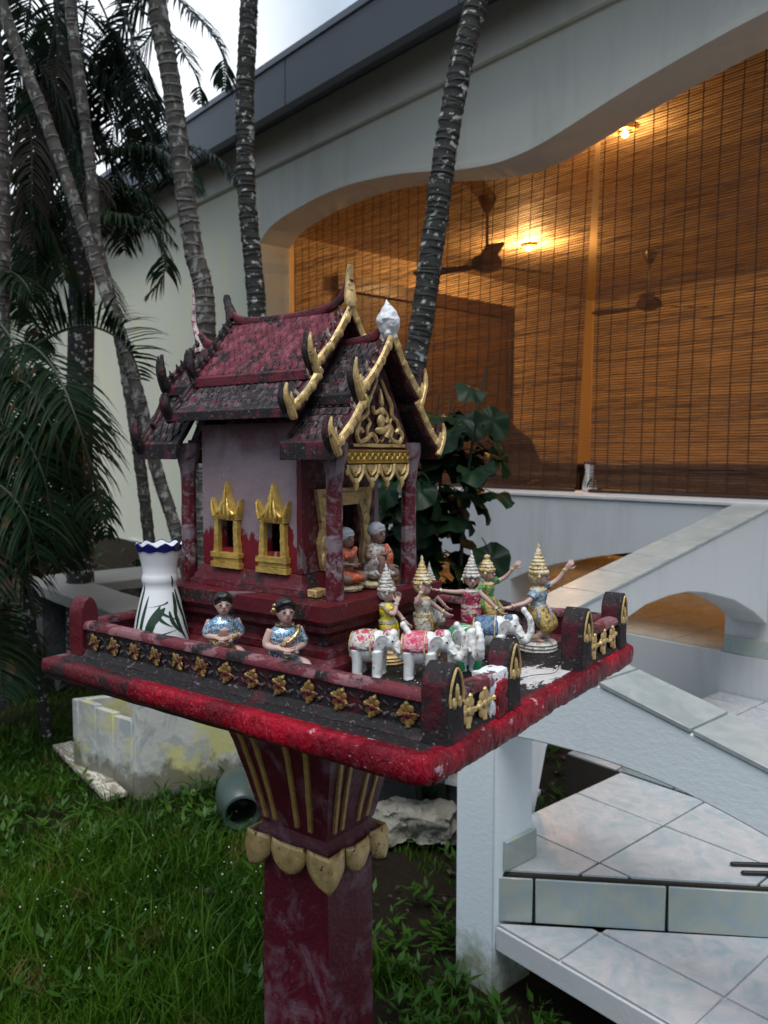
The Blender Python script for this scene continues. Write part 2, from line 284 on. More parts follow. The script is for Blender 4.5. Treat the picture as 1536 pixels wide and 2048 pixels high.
# interior
M['int_wall'] = m_plain('interior_wall', (.50, .38, .24), .7, .12, 2)
M['int_wood'] = m_plain('dark_wood', (.05, .022, .012), .4, .4, 6)
M['int_panel'] = m_plain('brown_door_panel', (.09, .05, .02), .5, .3, 4)
M['fan_metal'] = m_plain('dark_brown_fan', (.03, .015, .01), .35, .2, 9)
M['bamboo_cord'] = m_plain('dark_cord', (.03, .014, .008), .8)
n = NM('bamboo_slats'); st = n.noise(1., 6, .7, n.map((3.6, 3, 260)))
rn = n.noise(1., 2, .5, n.map((.5, .5, 60)))
c = n.mix(n.ramp(st, [(.34, 0), (.62, 1)]), (.030, .015, .009), (.150, .084, .046)); c = n.mix(n.ramp(rn, [(.55, 0), (.75, .8)]), c, (.30, .16, .08))
c = n.mix(n.ramp(n.noise(1., 4, .6, n.map((1.1, 1, 22))), [(.45, 0), (.68, .75)]), c, (.03, .012, .006))
n.set(c, .55); tb = n.t.nodes.new('ShaderNodeBsdfTranslucent'); n.put(tb.inputs[0], n.mix(.5, c, (.55, .29, .13)))
tp = n.t.nodes.new('ShaderNodeBsdfTransparent')
a = n.t.nodes.new('ShaderNodeMixShader'); a.inputs[0].default_value = .22; n.t.links.new(n.b.outputs[0], a.inputs[1]); n.t.links.new(tb.outputs[0], a.inputs[2])
b = n.t.nodes.new('ShaderNodeMixShader'); n.put(b.inputs[0], n.ramp(n.noise(1., 4, .6, n.map((5, 5, 190))), [(.40, .18), (.62, .72)])); n.t.links.new(a.outputs[0], b.inputs[1]); n.t.links.new(tp.outputs[0], b.inputs[2])
n.t.links.new(b.outputs[0], n.o.inputs[0]); M['bamboo'] = n.m
n = NM('lit_bulb'); n.set((1, .7, .3), Emission_Color=(1, .55, .16, 1), Emission_Strength=45.); M['bulb'] = n.m

# ------------------------------------------------------------------ mesh builder
class MB:
    def __init__(s): s.v = []; s.f = []
    def add(s, vs, fs):
        k = len(s.v); s.v += [tuple(p) for p in vs]; s.f += [tuple(i+k for i in f) for f in fs]; return s
    def box(s, x0, x1, y0, y1, z0, z1, T=None):
        vs = [Vector((x, y, z)) for z in (z0, z1) for y in (y0, y1) for x in (x0, x1)]
        if T is not None: vs = [T @ p for p in vs]
        return s.add(vs, [(0, 2, 3, 1), (4, 5, 7, 6), (0, 1, 5, 4), (2, 6, 7, 3), (0, 4, 6, 2), (1, 3, 7, 5)])
    def frus(s, b, t, z0, z1):
        """frustum between rectangles b and t = (x0,x1,y0,y1)"""
        vs = [(x, y, z) for (r, z) in ((b, z0), (t, z1)) for (x, y) in ((r[0], r[2]), (r[1], r[2]), (r[1], r[3]), (r[0], r[3]))]
        return s.add(vs, [(3, 2, 1, 0), (4, 5, 6, 7), (0, 1, 5, 4), (1, 2, 6, 5), (2, 3, 7, 6), (3, 0, 4, 7)])
    def prism(s, poly, ax, a0, a1, T=None):
        n = len(poly)
        def P(p, a):
            q = {'x': (a, p[0], p[1]), 'y': (p[0], a, p[1]), 'z': (p[0], p[1], a)}[ax]
            return T @ Vector(q) if T is not None else q
        vs = [P(p, a0) for p in poly]+[P(p, a1) for p in poly]
        return s.add(vs, [tuple(range(n))[::-1], tuple(range(n, 2*n))]+[(i, (i+1) % n, n+(i+1) % n, n+i) for i in range(n)])
    def tube(s, pts, rad, n=8, sq=(1, 1), up=None):
        pts = [Vector(p) for p in pts]; m = len(pts)
        if not isinstance(rad, (list, tuple)): rad = [rad]*m
        t0 = (pts[1]-pts[0]).normalized(); u = Vector(up) if up else (Vector((0, 0, 1)) if abs(t0.z) < .9 else Vector((1, 0, 0)))
        vs = []
        for i, p in enumerate(pts):
            t = (pts[min(i+1, m-1)]-pts[max(i-1, 0)])
            t = t.normalized() if t.length > 1e-9 else t0
            a = u-t*u.dot(t); a = a.normalized() if a.length > 1e-6 else t.orthogonal().normalized(); u = a; b = t.cross(a)
            for k in range(n):
                w = 2*math.pi*k/n; vs.append(p+a*math.cos(w)*rad[i]*sq[0]+b*math.sin(w)*rad[i]*sq[1])
        fs = [(i*n+k, i*n+(k+1) % n, (i+1)*n+(k+1) % n, (i+1)*n+k) for i in range(m-1) for k in range(n)]
        fs += [tuple(range(n))[::-1], tuple(range((m-1)*n, m*n))]
        return s.add(vs, fs)
    def lathe(s, prof, n=20, c=(0, 0), close=True, sx=1, sy=1, T=None):
        vs = [Vector((c[0]+r*sx*math.cos(2*math.pi*k/n), c[1]+r*sy*math.sin(2*math.pi*k/n), z)) for r, z in prof for k in range(n)]
        if T is not None: vs = [T @ p for p in vs]
        m = len(prof); fs = [(i*n+k, i*n+(k+1) % n, (i+1)*n+(k+1) % n, (i+1)*n+k) for i in range(m-1) for k in range(n)]
        if close: fs += [tuple(range(n))[::-1], tuple(range((m-1)*n, m*n))]
        return s.add(vs, fs)
    def ell(s, c, r, n=12, m=8, T=None):
        if not isinstance(r, (list, tuple)): r = (r, r, r)
        c = Vector(c); vs = [Vector((0, 0, -r[2]))]
        for i in range(1, m):
            a = -math.pi/2+math.pi*i/m
            vs += [Vector((r[0]*math.cos(a)*math.cos(2*math.pi*k/n), r[1]*math.cos(a)*math.sin(2*math.pi*k/n), r[2]*math.sin(a))) for k in range(n)]
        vs.append(Vector((0, 0, r[2])))
        if T is not None: vs = [T @ p for p in vs]
        vs = [p+c for p in vs]; e = len(vs)-1
        fs = [(0, 1+(k+1) % n, 1+k) for k in range(n)]
        fs += [(1+i*n+k, 1+i*n+(k+1) % n, 1+(i+1)*n+(k+1) % n, 1+(i+1)*n+k) for i in range(m-2) for k in range(n)]
        fs += [(1+(m-2)*n+k, 1+(m-2)*n+(k+1) % n, e) for k in range(n)]
        return s.add(vs, fs)
def tag(o, label=None, cat=None, group=None, kind=None):
    for k, v in (('label', label), ('category', cat), ('group', group), ('kind', kind)):
        if v: o[k] = v
    return o
def mesh_of(mb, name, mat, rough=None, smooth=True, ang=38, tri=False):
    me = bpy.data.meshes.new(name); me.from_pydata(mb.v, [], mb.f)
    bm = bmesh.new(); bm.from_mesh(me)
    if tri or rough: bmesh.ops.triangulate(bm, faces=[f for f in bm.faces if len(f.verts) > 4])
    bmesh.ops.recalc_face_normals(bm, faces=bm.faces)
    if rough:
        amp, sc, ml = rough
        for _ in range(7):
            es = [e for e in bm.edges if e.calc_length() > ml]
            if not es or len(bm.verts) > 60000: break
            bmesh.ops.subdivide_edges(bm, edges=es, cuts=1)
            bmesh.ops.triangulate(bm, faces=[f for f in bm.faces if len(f.verts) > 4])
        bm.normal_update()
        dl = [(v, v.normal*amp*(noise.noise(v.co*sc)+.5*noise.noise(v.co*sc*2.7)+.3*noise.noise(v.co*sc*7))) for v in bm.verts]
        for v, q in dl: v.co += q
    bm.to_mesh(me); bm.free()
    if smooth: me.shade_smooth(); me.set_sharp_from_angle(angle=R(ang))
    me.materials.append(mat); return me
def obj(name, mb, mat, parent=None, label=None, bevel=0, rough=None, smooth=True, ang=38, remesh=0, kind=None, loc=None, rotz=None, seg=2):
    me = mesh_of(mb, name, mat, rough, smooth, ang) if isinstance(mb, MB) else mb
    o = bpy.data.objects.new(name, me); COL.objects.link(o)
    if parent: o.parent = parent
    if loc is not None: o.location = loc
    if rotz is not None: o.rotation_euler = (0, 0, rotz)
    if remesh:
        r = o.modifiers.new('remesh', 'REMESH'); r.mode = 'VOXEL'; r.voxel_size = remesh; r.use_smooth_shade = True
        sm = o.modifiers.new('smooth', 'SMOOTH'); sm.factor = .5; sm.iterations = 3
    if bevel:
        b = o.modifiers.new('bevel', 'BEVEL'); b.width = bevel; b.segments = seg; b.limit_method = 'ANGLE'; b.angle_limit = R(35); b.harden_normals = False
    return tag(o, label, kind=kind)
def empty(name, loc=(0, 0, 0), rotz=0, label=None, cat=None, group=None):
    o = bpy.data.objects.new(name, None); COL.objects.link(o); o.location = loc; o.rotation_euler = (0, 0, rotz); o.empty_display_size = .1
    return tag(o, label, cat, group)
def inst(name, me, parent=None, loc=(0, 0, 0), rot=(0, 0, 0), sc=(1, 1, 1)):
    o = bpy.data.objects.new(name, me); COL.objects.link(o); o.parent = parent; o.location = loc; o.rotation_euler = rot; o.scale = sc; return o
def smooth_pts(pts, n=6):
    """Catmull-Rom through the points"""
    P = [Vector(p) for p in pts]; P = [P[0]*2-P[1]]+P+[P[-1]*2-P[-2]]; o = []
    for i in range(1, len(P)-2):
        for k in range(n):
            t = k/n; a, b, c, d = P[i-1], P[i], P[i+1], P[i+2]
            o.append(.5*((2*b)+(c-a)*t+(2*a-5*b+4*c-d)*t*t+(3*b-a-3*c+d)*t*t*t))
    o.append(P[-2]); return o
# frames of reference: the building grid is turned -49 degrees, the shrine -36 degrees
BA = R(-49); SA = R(-36)
Ud = Vector((math.cos(R(131)), math.sin(R(131)), 0)); Vd = Vector((math.cos(R(41)), math.sin(R(41)), 0))
def BW(u, v, z): return Ud*u+Vd*v+Vector((0, 0, z))
Pd = Vector((math.cos(SA), math.sin(SA), 0)); Qd = Vector((-Pd.y, Pd.x, 0))
SHC = Vector((.059, .910, 1.2))-Pd*.39+Qd*.335
def SW(s, r, z): return SHC+Pd*s+Qd*r+Vector((0, 0, z))
def ub(mb, u0, u1, v0, v1, z0, z1): return mb.box(-u1, -u0, v0, v1, z0, z1)
# ================================================================== SETTING
def smst(a, b, x): t = min(1, max(0, (x-a)/(b-a))); return t*t*(3-2*t)
def gh(x, y):
    u = x*Ud.x+y*Ud.y; v = x*Vd.x+y*Vd.y
    h = .56*smst(2.5, 3.9, v)*smst(2.2, 3.2, u)
    return h + .03*noise.noise(Vector((x*.7, y*.7, 0))) + .012*noise.noise(Vector((x*4, y*4, 3)))*(1 if abs(x) < 8 else 0)
xs = np.concatenate([[-1500, -500, -150, -60, -30, -18, -12], np.arange(-8, 8.01, .12), [12, 18, 30, 60, 150, 500, 1500]])
ys = np.concatenate([[-1500, -300, -60, -20, -8, -3], np.arange(-1, 13.01, .12), [16, 22, 30, 60, 150, 500, 1500]])
g = MB(); nx, ny = len(xs), len(ys)
g.v = [(float(x), float(y), gh(x, y)-.012) for y in ys for x in xs]
g.f = [(j*nx+i, j*nx+i+1, (j+1)*nx+i+1, (j+1)*nx+i) for j in range(ny-1) for i in range(nx-1)]
tag(obj('ground', g, M['soil'], smooth=True), 'dark damp garden soil under the grass', kind='structure')

# ---------------------------------------------------------------- the white house
WV, WI = 3.88, 4.19              # outer and inner face of the arcade wall
house = empty('house', (0, 0, 0), BA, 'long white flat-roofed house with scalloped arches and a lit veranda', 'house')
arch = [(6.12, 3.40), (5.95, 3.50), (5.66, 3.555), (5.25, 3.59), (4.86, 3.59), (4.4, 3.54), (4.04, 3.475), (3.7, 3.40), (3.41, 3.36),
        (3.2, 3.36), (2.99, 3.385), (2.5, 3.49), (2.08, 3.56), (1.75, 3.60), (1.4, 3.61), (.9, 3.56), (.4, 3.44), (0, 3.34), (-.2, 3.34), (-.8, 3.48), (-1.4, 3.56), (-2, 3.56)]
arcs = [(p.x, p.y) for p in smooth_pts([(a, b, 0) for a, b in arch], 4)]
mb = MB(); mb.prism([(-a, b) for a, b in arcs]+[(2., 4.3), (-6.12, 4.3)], 'y', WV, WI); obj('arch_lintel', mb, M['wall_up'], house)
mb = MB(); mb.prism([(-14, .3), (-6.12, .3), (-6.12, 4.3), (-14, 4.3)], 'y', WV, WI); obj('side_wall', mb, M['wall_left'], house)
# arch edge moulding
mb = MB()
for k in range(len(arcs)-1):
    (a, b), (c, d_) = arcs[k], arcs[k+1]
    mb.add([(-a, WV-.014, b-.004), (-c, WV-.014, d_-.004), (-c, WV-.014, d_+.03), (-a, WV-.014, b+.03), (-a, WV, b-.004), (-c, WV, d_-.004), (-c, WV, d_+.03), (-a, WV, b+.03)],
           [(0, 1, 2, 3), (0, 4, 5, 1), (3, 2, 6, 7)])
obj('arch_moulding', mb, M['wall_up'], house)
mb = MB(); ub(mb, -2, 14, WV-.045, WV, 3.98, 4.3); obj('wall_band', mb, M['wall_up'], house, bevel=.006)
# ledge wall with low arched openings under it
low = [(6.12, .3), (6.12, .3), (4.35, .3), (4.3, .62), (4.15, .80), (3.95, .87), (3.75, .88), (3.6, .84), (3.515, .77), (3.515, .3), (3.25, .3), (3.25, .77), (3.1, .84), (2.9, .905), (2.6, .98), (2.33, 1.03), (2.15, 1.01), (2.0, .94), (1.865, .84), (1.86, .3), (-2, .3)]
mb = MB(); mb.prism([(-a, b) for a, b in low[1:]]+[(2., 1.296), (-6.12, 1.296)], 'y', WV, WI); obj('parapet_wall', mb, M['wall'], house)
mb = MB()
for k in range(9): ub(mb, -2+k*.9, -2+(k+1)*.9-.006, WV-.012, WI+.23, 1.30, 1.318)
obj('parapet_coping', mb, M['wall'], house, bevel=.003)
# roof edge
FV = 3.55
mb = MB(); ub(mb, -2, 14, FV, WI, 4.304, 4.34); obj('roof_soffit', mb, M['fascia'], house)
mb = MB(); 
for k in range(9): ub(mb, -2+k*1.8, -2+(k+1)*1.8-.008, FV-.02, FV+.05, 4.18, 4.52)
obj('roof_fascia', mb, M['fascia'], house, bevel=.004)
mb = MB(); ub(mb, -2, 14, FV-.035, FV+.1, 4.523, 4.575); obj('roof_flashing', mb, M['fascia_cap'], house, bevel=.004)
mb = MB(); ub(mb, -2, 14, FV+.05, 12, 4.345, 4.42); obj('roof', mb, M['fascia'], house)
# inside: floor, ceiling, walls
mb = MB(); mb.prism([(2, 10), (-9, 10), (-9, WV-.02), (2, WV-.02)], 'z', .25, .568)
obj('floor', mb, M['wall'], house)
tl = MB().box(-.175, .175, -.175, .175, 0, .008); tme = mesh_of(tl, 'veranda_tile', M['tile_house'])
for i in range(-3, 15):
    for j in range(12):
        u, v = i*.355+.2, 4.05+j*.355
        inst('floor_tile', tme, house, (-u, v, .5685))
mb = MB(); ub(mb, -2, 9, WI, 10, 3.6, 3.66); obj('ceiling', mb, M['int_wall'], house)
mb = MB(); ub(mb, -2, 9, 9.2, 9.4, .57, 3.6); obj('back_wall', mb, M['int_wall'], house)
mb = MB(); ub(mb, 6.35, 6.5, WI, 9.2, .57, 3.6); obj('partition_wall', mb, M['int_wall'], house)
mb = MB(); ub(mb, 6.30, 6.345, 4.9, 7.4, .58, 3.15); obj('timber_panel', mb, M['int_panel'], house, bevel=.005)
mb = MB(); ub(mb, 6.26, 6.345, 4.85, 7.5, 3.16, 3.30); ub(mb, 6.26, 6.345, 7.41, 7.5, .58, 3.158); obj('timber_beam', mb, M['int_wood'], house, bevel=.005)
mb = MB(); ub(mb, -2, -1.8, WI, 9.2, .57, 3.6); obj('end_wall', mb, M['int_wall'], house)
# windows of the back wall, dark at dusk
for u in (.2, 2.0):
    f = MB(); ub(f, u, u+1.1, 9.16, 9.198, 1.5, 2.7); w = obj('window', f, M['int_wood'], house)
    f = MB()
    for a in (0, 1): ub(f, u+.06+a*.52, u+.52+a*.52, 9.14, 9.158, 1.56, 2.64)
    obj('pane', f, M['dark'], w)

# ---------------------------------------------------------------- bamboo blinds
def blind(u0, u1, label, lean0=0, lean1=0, z0=1.34, z1=3.60):
    t = empty('bamboo_blind', (0, 0, 0), BA, label, 'blind', 'bamboo blinds across the arches')
    N, K = 150, 46; dz = (z1-z0)/N; rn = random.Random(int(u0*100)); vs, fs = [], []
    for i in range(N):
        zc = z0+(i+.5)*dz; w = dz*rn.uniform(.55, .97)*.5; th = rn.uniform(-.5, .5); tf = (i+.5)/N
        a0 = u0+lean0*tf; a1 = u1+lean1*tf; j = len(vs)
        for k in range(K+1):
            u = a0+(a1-a0)*k/K
            z = zc+.006*noise.noise(Vector((u*2.2, zc*5, 0)))+.0035*noise.noise(Vector((u*9, zc*40, 2)))+.025*(noise.noise(Vector((u*.6, 0, 5))))
            y = 4.225+.012*noise.noise(Vector((u*1.5, zc*1.2, 8)))
            vs += [(-u, y-.001, z-w), (-u, y-.0035, z), (-u, y-.001, z+w), (-u, y+.0015, z)]
        for k in range(K):
            for q in range(4):
                a = j+k*4; fs.append((a+q, a+(q+1) % 4, a+4+(q+1) % 4, a+4+q))
    m = MB(); m.v = vs; m.f = fs
    obj('slats', m, M['bamboo'], t, kind='stuff')
    n = int((u1-u0)/.105)
    cm = {}
    for k in range(n+1):
        b = u0+.03+(u1-u0-.06)*k/n+rn.uniform(-.012, .012); q = (b-u0)/(u1-u0); c = MB()
        pts = []
        for z in np.linspace(z0-.01, z1, 14):
            tf = (z-z0)/(z1-z0); pts.append((-(b+(lean0*(1-q)+lean1*q)*tf+.006*noise.noise(Vector((b*3, z*1.5, 0)))), 4.214+.012*noise.noise(Vector((b*1.5, z*1.2, 8))), z))
        c.tube(pts, .0036, 4); obj('cord', c, M['bamboo_cord'], t)
    c = MB().tube([(-u0-.005, 4.222, z0-.012), (-u1+.005, 4.222, z0-.012)], .012, 8); obj('bottom_rail', c, M['int_wood'], t)
    return t
blind(3.02, 6.10, 'left bamboo blind behind the palm trunks, dark doorway seen through it', -.115, 0)
blind(.2, 2.92, 'middle bamboo blind right of the bright gap, one ceiling fan behind it', 0, -.045)
blind(-1.9, .15, 'right-hand end bamboo blind reaching past the edge of the photo')

# ---------------------------------------------------------------- ceiling fans and lamps
def fan(u, v, az, label):
    t = empty('ceiling_fan', BW(u, v, 3.6), az, label, 'ceiling fan', 'ceiling fans on the veranda')
    obj('canopy', MB().lathe([(.02, -.12), (.035, -.1), (.07, -.03), (.075, 0)], 18), M['fan_metal'], t)
    obj('rod', MB().lathe([(.013, -.42), (.013, -.1)], 10), M['fan_metal'], t)
    obj('motor', MB().lathe([(.03, -.40), (.05, -.44), (.11, -.47), (.13, -.51), (.12, -.55), (.06, -.58), (.0, -.585)], 22), M['fan_metal'], t)
    for k in range(3):
        T = Matrix.Rotation(R(120*k), 4, 'Z') @ Matrix.Translation((0, 0, -.53)) @ Matrix.Rotation(R(9), 4, 'X')
        b = MB().prism([(.10, -.03), (.2, -.05), (.62, -.075), (.66, -.05), (.67, 0), (.66, .05), (.62, .075), (.2, .05), (.10, .03)], 'z', -.004, .004, T)
        obj('blade', b, M['fan_metal'], t, bevel=.002)
fan(4.40, 4.92, R(28), 'near ceiling fan beside the lamp, its blade pointing up to the right')
fan(4.48, 7.47, R(10), 'far ceiling fan seen small through the middle blind')
def lamp(u, v, e, label):
    t = empty('ceiling_lamp', BW(u, v, 3.6), 0, label, 'lamp', 'small warm ceiling lamps')
    obj('rim', MB().lathe([(.05, -.03), (.075, -.03), (.08, 0), (.05, 0)], 20, close=False), M['gold_old'], t)
    obj('bulb', MB().ell((0, 0, -.045), (.022, .022, .02)), M['bulb'], t)
    l = bpy.data.lights.new('lamp_light', 'POINT'); l.energy = e; l.color = (1, .52, .18); l.shadow_soft_size = .05
    o = bpy.data.objects.new('lamp_light', l); COL.objects.link(o); o.parent = t; o.location = (0, 0, -.14)
lamp(5.08, 6.29, 50, 'lit warm ceiling lamp beside the near fan')
lamp(2.91, 4.53, 8, 'lit warm lamp tucked under the edge of the arch')
lamp(1.2, 6.6, 32, 'warm ceiling lamp behind the middle blind, out of direct view')
# furniture behind the blinds
t = empty('sideboard', BW(3.3, 6.2, .577), BA, 'long dark sideboard standing behind the bamboo blinds', 'sideboard')
obj('body', MB().box(-1.7, 1.7, -.3, .3, .12, .86), M['int_wood'], t, bevel=.01); obj('top', MB().box(-1.75, 1.75, -.33, .33, .862, .90), M['int_wood'], t, bevel=.008)
for k in range(4): obj('door', MB().box(-1.65+k*.83, -.86+k*.83, -.325, -.302, .18, .82), M['int_panel'], t, bevel=.006)
for sx in (-1, 1):
    for sy in (-1, 1): obj('leg', MB().box(sx*1.6-.04, sx*1.6+.04, sy*.22-.04, sy*.22+.04, 0, .118), M['int_wood'], t)
t = empty('carved_chair', BW(4.55, 5.3, .577), BA+R(25), 'dark carved wooden chair silhouetted left behind the blind', 'chair')
obj('seat', MB().box(-.27, .27, -.25, .25, .40, .46), M['int_wood'], t, bevel=.01)
obj('backrest', MB().prism([(-.25, .46), (.25, .46), (.30, .9), (.2, 1.12), (.08, 1.2), (0, 1.3), (-.08, 1.2), (-.2, 1.12), (-.30, .9)], 'y', .20, .24), M['int_wood'], t, bevel=.01)
for sx in (-1, 1):
    obj('armrest', MB().tube(smooth_pts([(sx*.27, .22, .72), (sx*.3, 0, .74), (sx*.3, -.24, .70), (sx*.3, -.25, .46)], 4), .03, 8), M['int_wood'], t)
    for sy in (-1, 1): obj('leg', MB().box(sx*.23-.03, sx*.23+.03, sy*.2-.03, sy*.2+.03, 0, .40), M['int_wood'], t)
# dining table and chairs further in
t = empty('dining_table', BW(1.6, 6.6, .577), BA, 'dark dining table behind the middle blind', 'table')
obj('tabletop', MB().box(-.8, .8, -.45, .45, .71, .75), M['int_wood'], t, bevel=.01)
for sx in (-1, 1):
    for sy in (-1, 1): obj('leg', MB().box(sx*.7-.035, sx*.7+.035, sy*.38-.035, sy*.38+.035, 0, .708), M['int_wood'], t)

def leaf_patch(prof, th, z0, z1, wid, bend=0, n=9, e=.0006, T=None):
    """slim leaf shape wrapped on a lathe surface"""
    zz = [p[1] for p in prof]; rr = [p[0] for p in prof]; vs = []; fs = []
    for i in range(n+1):
        t_ = i/n; z = z0+(z1-z0)*t_; w = wid*math.sin(math.pi*min(1, t_*.9+.08))**.8; r = float(np.interp(z, zz, rr))+e
        a = th+bend*t_*t_; h = w/r
        for k in (-1, 0, 1): vs.append((r*math.cos(a+k*h), r*math.sin(a+k*h), z))
    for i in range(n):
        for k in (0, 1): j = i*3+k; fs.append((j, j+1, j+4, j+3))
    return vs, fs
def vase(loc, h, label, name='vase', seed=1, group=None, ang=0):
    t = empty(name, loc, ang, label, 'vase', group); k = h/.195
    prof = [(.0, 0), (.046, 0), (.050, .004), (.051, .012), (.049, .03), (.043, .065), (.036, .095), (.031, .113), (.0295, .121), (.031, .126), (.0325, .132), (.031, .139), (.0295, .144), (.032, .160), (.037, .182)]
    prof = [(a*k, b*k) for a, b in prof]; N = 48; m = MB(); m.lathe(prof, N, close=False)
    base = len(m.v)-N; last = base
    for (rr, zz, amp) in ((.0395, .190, .0018), (.0405, .195, .0030), (.0388, .1945, .003), (.0365, .184, 0), (.029, .15, 0), (.02, .14, 0), (.001, .139, 0)):
        ring = [(rr*k*math.cos(2*math.pi*i/N), rr*k*math.sin(2*math.pi*i/N), (zz+amp*math.cos(2*math.pi*i/N*9))*k) for i in range(N)]
        j = len(m.v); m.v += ring; m.f += [(last+i, last+(i+1) % N, j+(i+1) % N, j+i) for i in range(N)]; last = j
    obj('body', m, M['porcelain'], t)
    b = MB(); vs = []; N = 72
    for (rr, zz, amp) in ((.0387, .1835, -.0012), (.0402, .190, .0018), (.0413, .195, .0030), (.0400, .1965, .003)):
        vs += [(rr*k*math.cos(2*math.pi*i/N), rr*k*math.sin(2*math.pi*i/N), (zz+amp*math.cos(2*math.pi*i/N*9))*k) for i in range(N)]
    b.add(vs, [(q*N+i, q*N+(i+1) % N, (q+1)*N+(i+1) % N, (q+1)*N+i) for q in range(3) for i in range(N)]); obj('rim_band', b, M['cobalt'], t)
    rn = random.Random(seed); lf = MB()
    for (th, z0, z1, w, bd) in [(-2.75, .03, .128, .0035, .1), (-2.5, .02, .105, .0035, .25), (-2.15, .025, .088, .0085, .5), (-1.95, .055, .085, .010, .5), (-1.7, .085, .060, .004, .9), (-1.75, .075, .050, .004, .6), (-1.25, .078, .035, .004, .5),
                               (-1.0, .085, .022, .0042, .45), (-.9, .110, .06, .004, -.1), (-.7, .115, .05, .004, .25), (-.55, .08, .02, .004, .3), (-1.9, .03, .045, .0045, .9), (-1.3, .095, .085, .003, -1.0), (-.3, .09, .03, .004, .4), (.4, .09, .03, .004, .4), (1.5, .1, .03, .006, .4), (2.4, .1, .03, .006, .4), (-.95, .14, .118, .002, .15)]:
        vs, fs = leaf_patch(prof, th, z0*k, z1*k, w*k, bd, e=.0007*k); lf.add(vs, fs)
    obj('painted_leaves', lf, M['leafpaint'], t); return t
vase(BW(2.985, 4.33, 1.319), .185, 'white vase with leaf pattern on the sill in the gap between blinds', seed=4)

# ---------------------------------------------------------------- stairs, walkway and railings
def clip(poly, x0, x1, y0, y1):
    for ax, lim, sg in ((0, x0, 1), (0, x1, -1), (1, y0, 1), (1, y1, -1)):
        o = []
        for i in range(len(poly)):
            a, b = poly[i], poly[(i+1) % len(poly)]; da, db = (a[ax]-lim)*sg, (b[ax]-lim)*sg
            if da >= 0: o.append(a)
            if (da >= 0) != (db >= 0): t_ = da/(da-db); o.append((a[0]+(b[0]-a[0])*t_, a[1]+(b[1]-a[1])*t_))
        poly = o
        if len(poly) < 3: return []
    return poly
def tiles(parent, poly, z, u0, v0, mat, sz=.355, gap=.0034, th=.008):
    P2 = [(-u, v) for u, v in poly]
    xa, xb = min(p[0] for p in P2), max(p[0] for p in P2); ya, yb = min(p[1] for p in P2), max(p[1] for p in P2)
    for i in range(-12, 12):
        for j in range(-12, 12):
            a, b = -u0+i*sz, v0+j*sz
            if a > xb or a+sz < xa or b > yb or b+sz < ya: continue
            c = clip(P2, a+gap, a+sz-gap, b+gap, b+sz-gap)
            if len(c) < 3: continue
            ar = abs(sum(c[k][0]*c[(k+1) % len(c)][1]-c[(k+1) % len(c)][0]*c[k][1] for k in range(len(c))))/2
            if ar < .0008: continue
            cx, cy = sum(p[0] for p in c)/len(c), sum(p[1] for p in c)/len(c)
            m = MB().prism([(p[0]-cx, p[1]-cy) for p in c], 'z', -th/2, th/2); dz = random.uniform(-.0006, .0006)
            obj('floor_tile', m, mat, parent, bevel=.0012, seg=1, loc=(cx, cy, z-th/2+dz))
stairs = empty('tiled_stairs', (0, 0, 0), BA, 'low tiled steps turning up towards the white house', 'stairs')
lowp = [(1.435, 1.675), (-.9, 1.675), (-.9, 2.6), (.46, 2.6)]
upp = [(1.615, 1.695), (1.455, 1.695), (.50, 2.575), (1.615, 2.575)]
mb = MB().prism([(-1.44, 1.67), (1.0, 1.67), (1.0, 3.4), (-.5, 3.4), (-.46, 2.6)], 'z', .145, .2155); obj('lower_landing', mb, M['wall'], stairs, bevel=.004)
mb = MB().prism([(-a, b) for a, b in [(1.62, 1.692), (1.45, 1.692), (.49, 2.58), (1.62, 2.58)]], 'z', .2165, .3605); obj('upper_landing', mb, M['grout'], stairs, bevel=.003)
tiles(stairs, lowp, .224, 1.22, 1.86, M['tile']); tiles(stairs, upp, .369, 1.285, 1.945, M['tile'])
# riser tiles along the diagonal step
A_, B_ = Vector((-1.452, 1.688, 0)), Vector((-.492, 2.576, 0)); dr = (B_-A_).normalized(); nr = Vector((dr.y, -dr.x, 0)); L_ = (B_-A_).length; s0 = 0
for w in (.105, .365, .365, .365, .365):
    s1 = min(L_, s0+w); a, b = A_+dr*(s0+.004)+nr*.003, A_+dr*(s1-.004)+nr*.003; a2, b2 = a+nr*.008, b+nr*.008
    m = MB().prism([(a.x, a.y), (b.x, b.y), (b2.x, b2.y), (a2.x, a2.y)], 'z', .2245, .353); obj('riser_tile', m, M['tile_riser'], stairs, bevel=.002, seg=1); s0 = s1
    if s1 >= L_: break
# next step and walkway to the veranda
mb = MB(); ub(mb, -.9, 1.87, 2.585, 3.855, .20, .3605); obj('walkway', mb, M['grout'], stairs)
tiles(stairs, [(1.865, 2.59), (-.9, 2.59), (-.9, 3.85), (1.865, 3.85)], .369, 1.285, 2.655, M['tile'])
for k in range(7):
    if k < 2: m = MB(); ub(m, 1.61-(k+1)*.21+.006, 1.61-k*.21, 2.575, 2.588, .372, .45); obj('skirting_tile', m, M['tile_riser'], stairs, bevel=.002, seg=1)
mb = MB(); ub(mb, .2, 1.3, 1.95, 3.3, -.05, .14); obj('foundation', mb, M['concrete'], stairs)
mb = MB(); ub(mb, 1.20, 1.61, 2.59, 2.72, .371, .47); obj('kerb', mb, M['wall'], stairs)

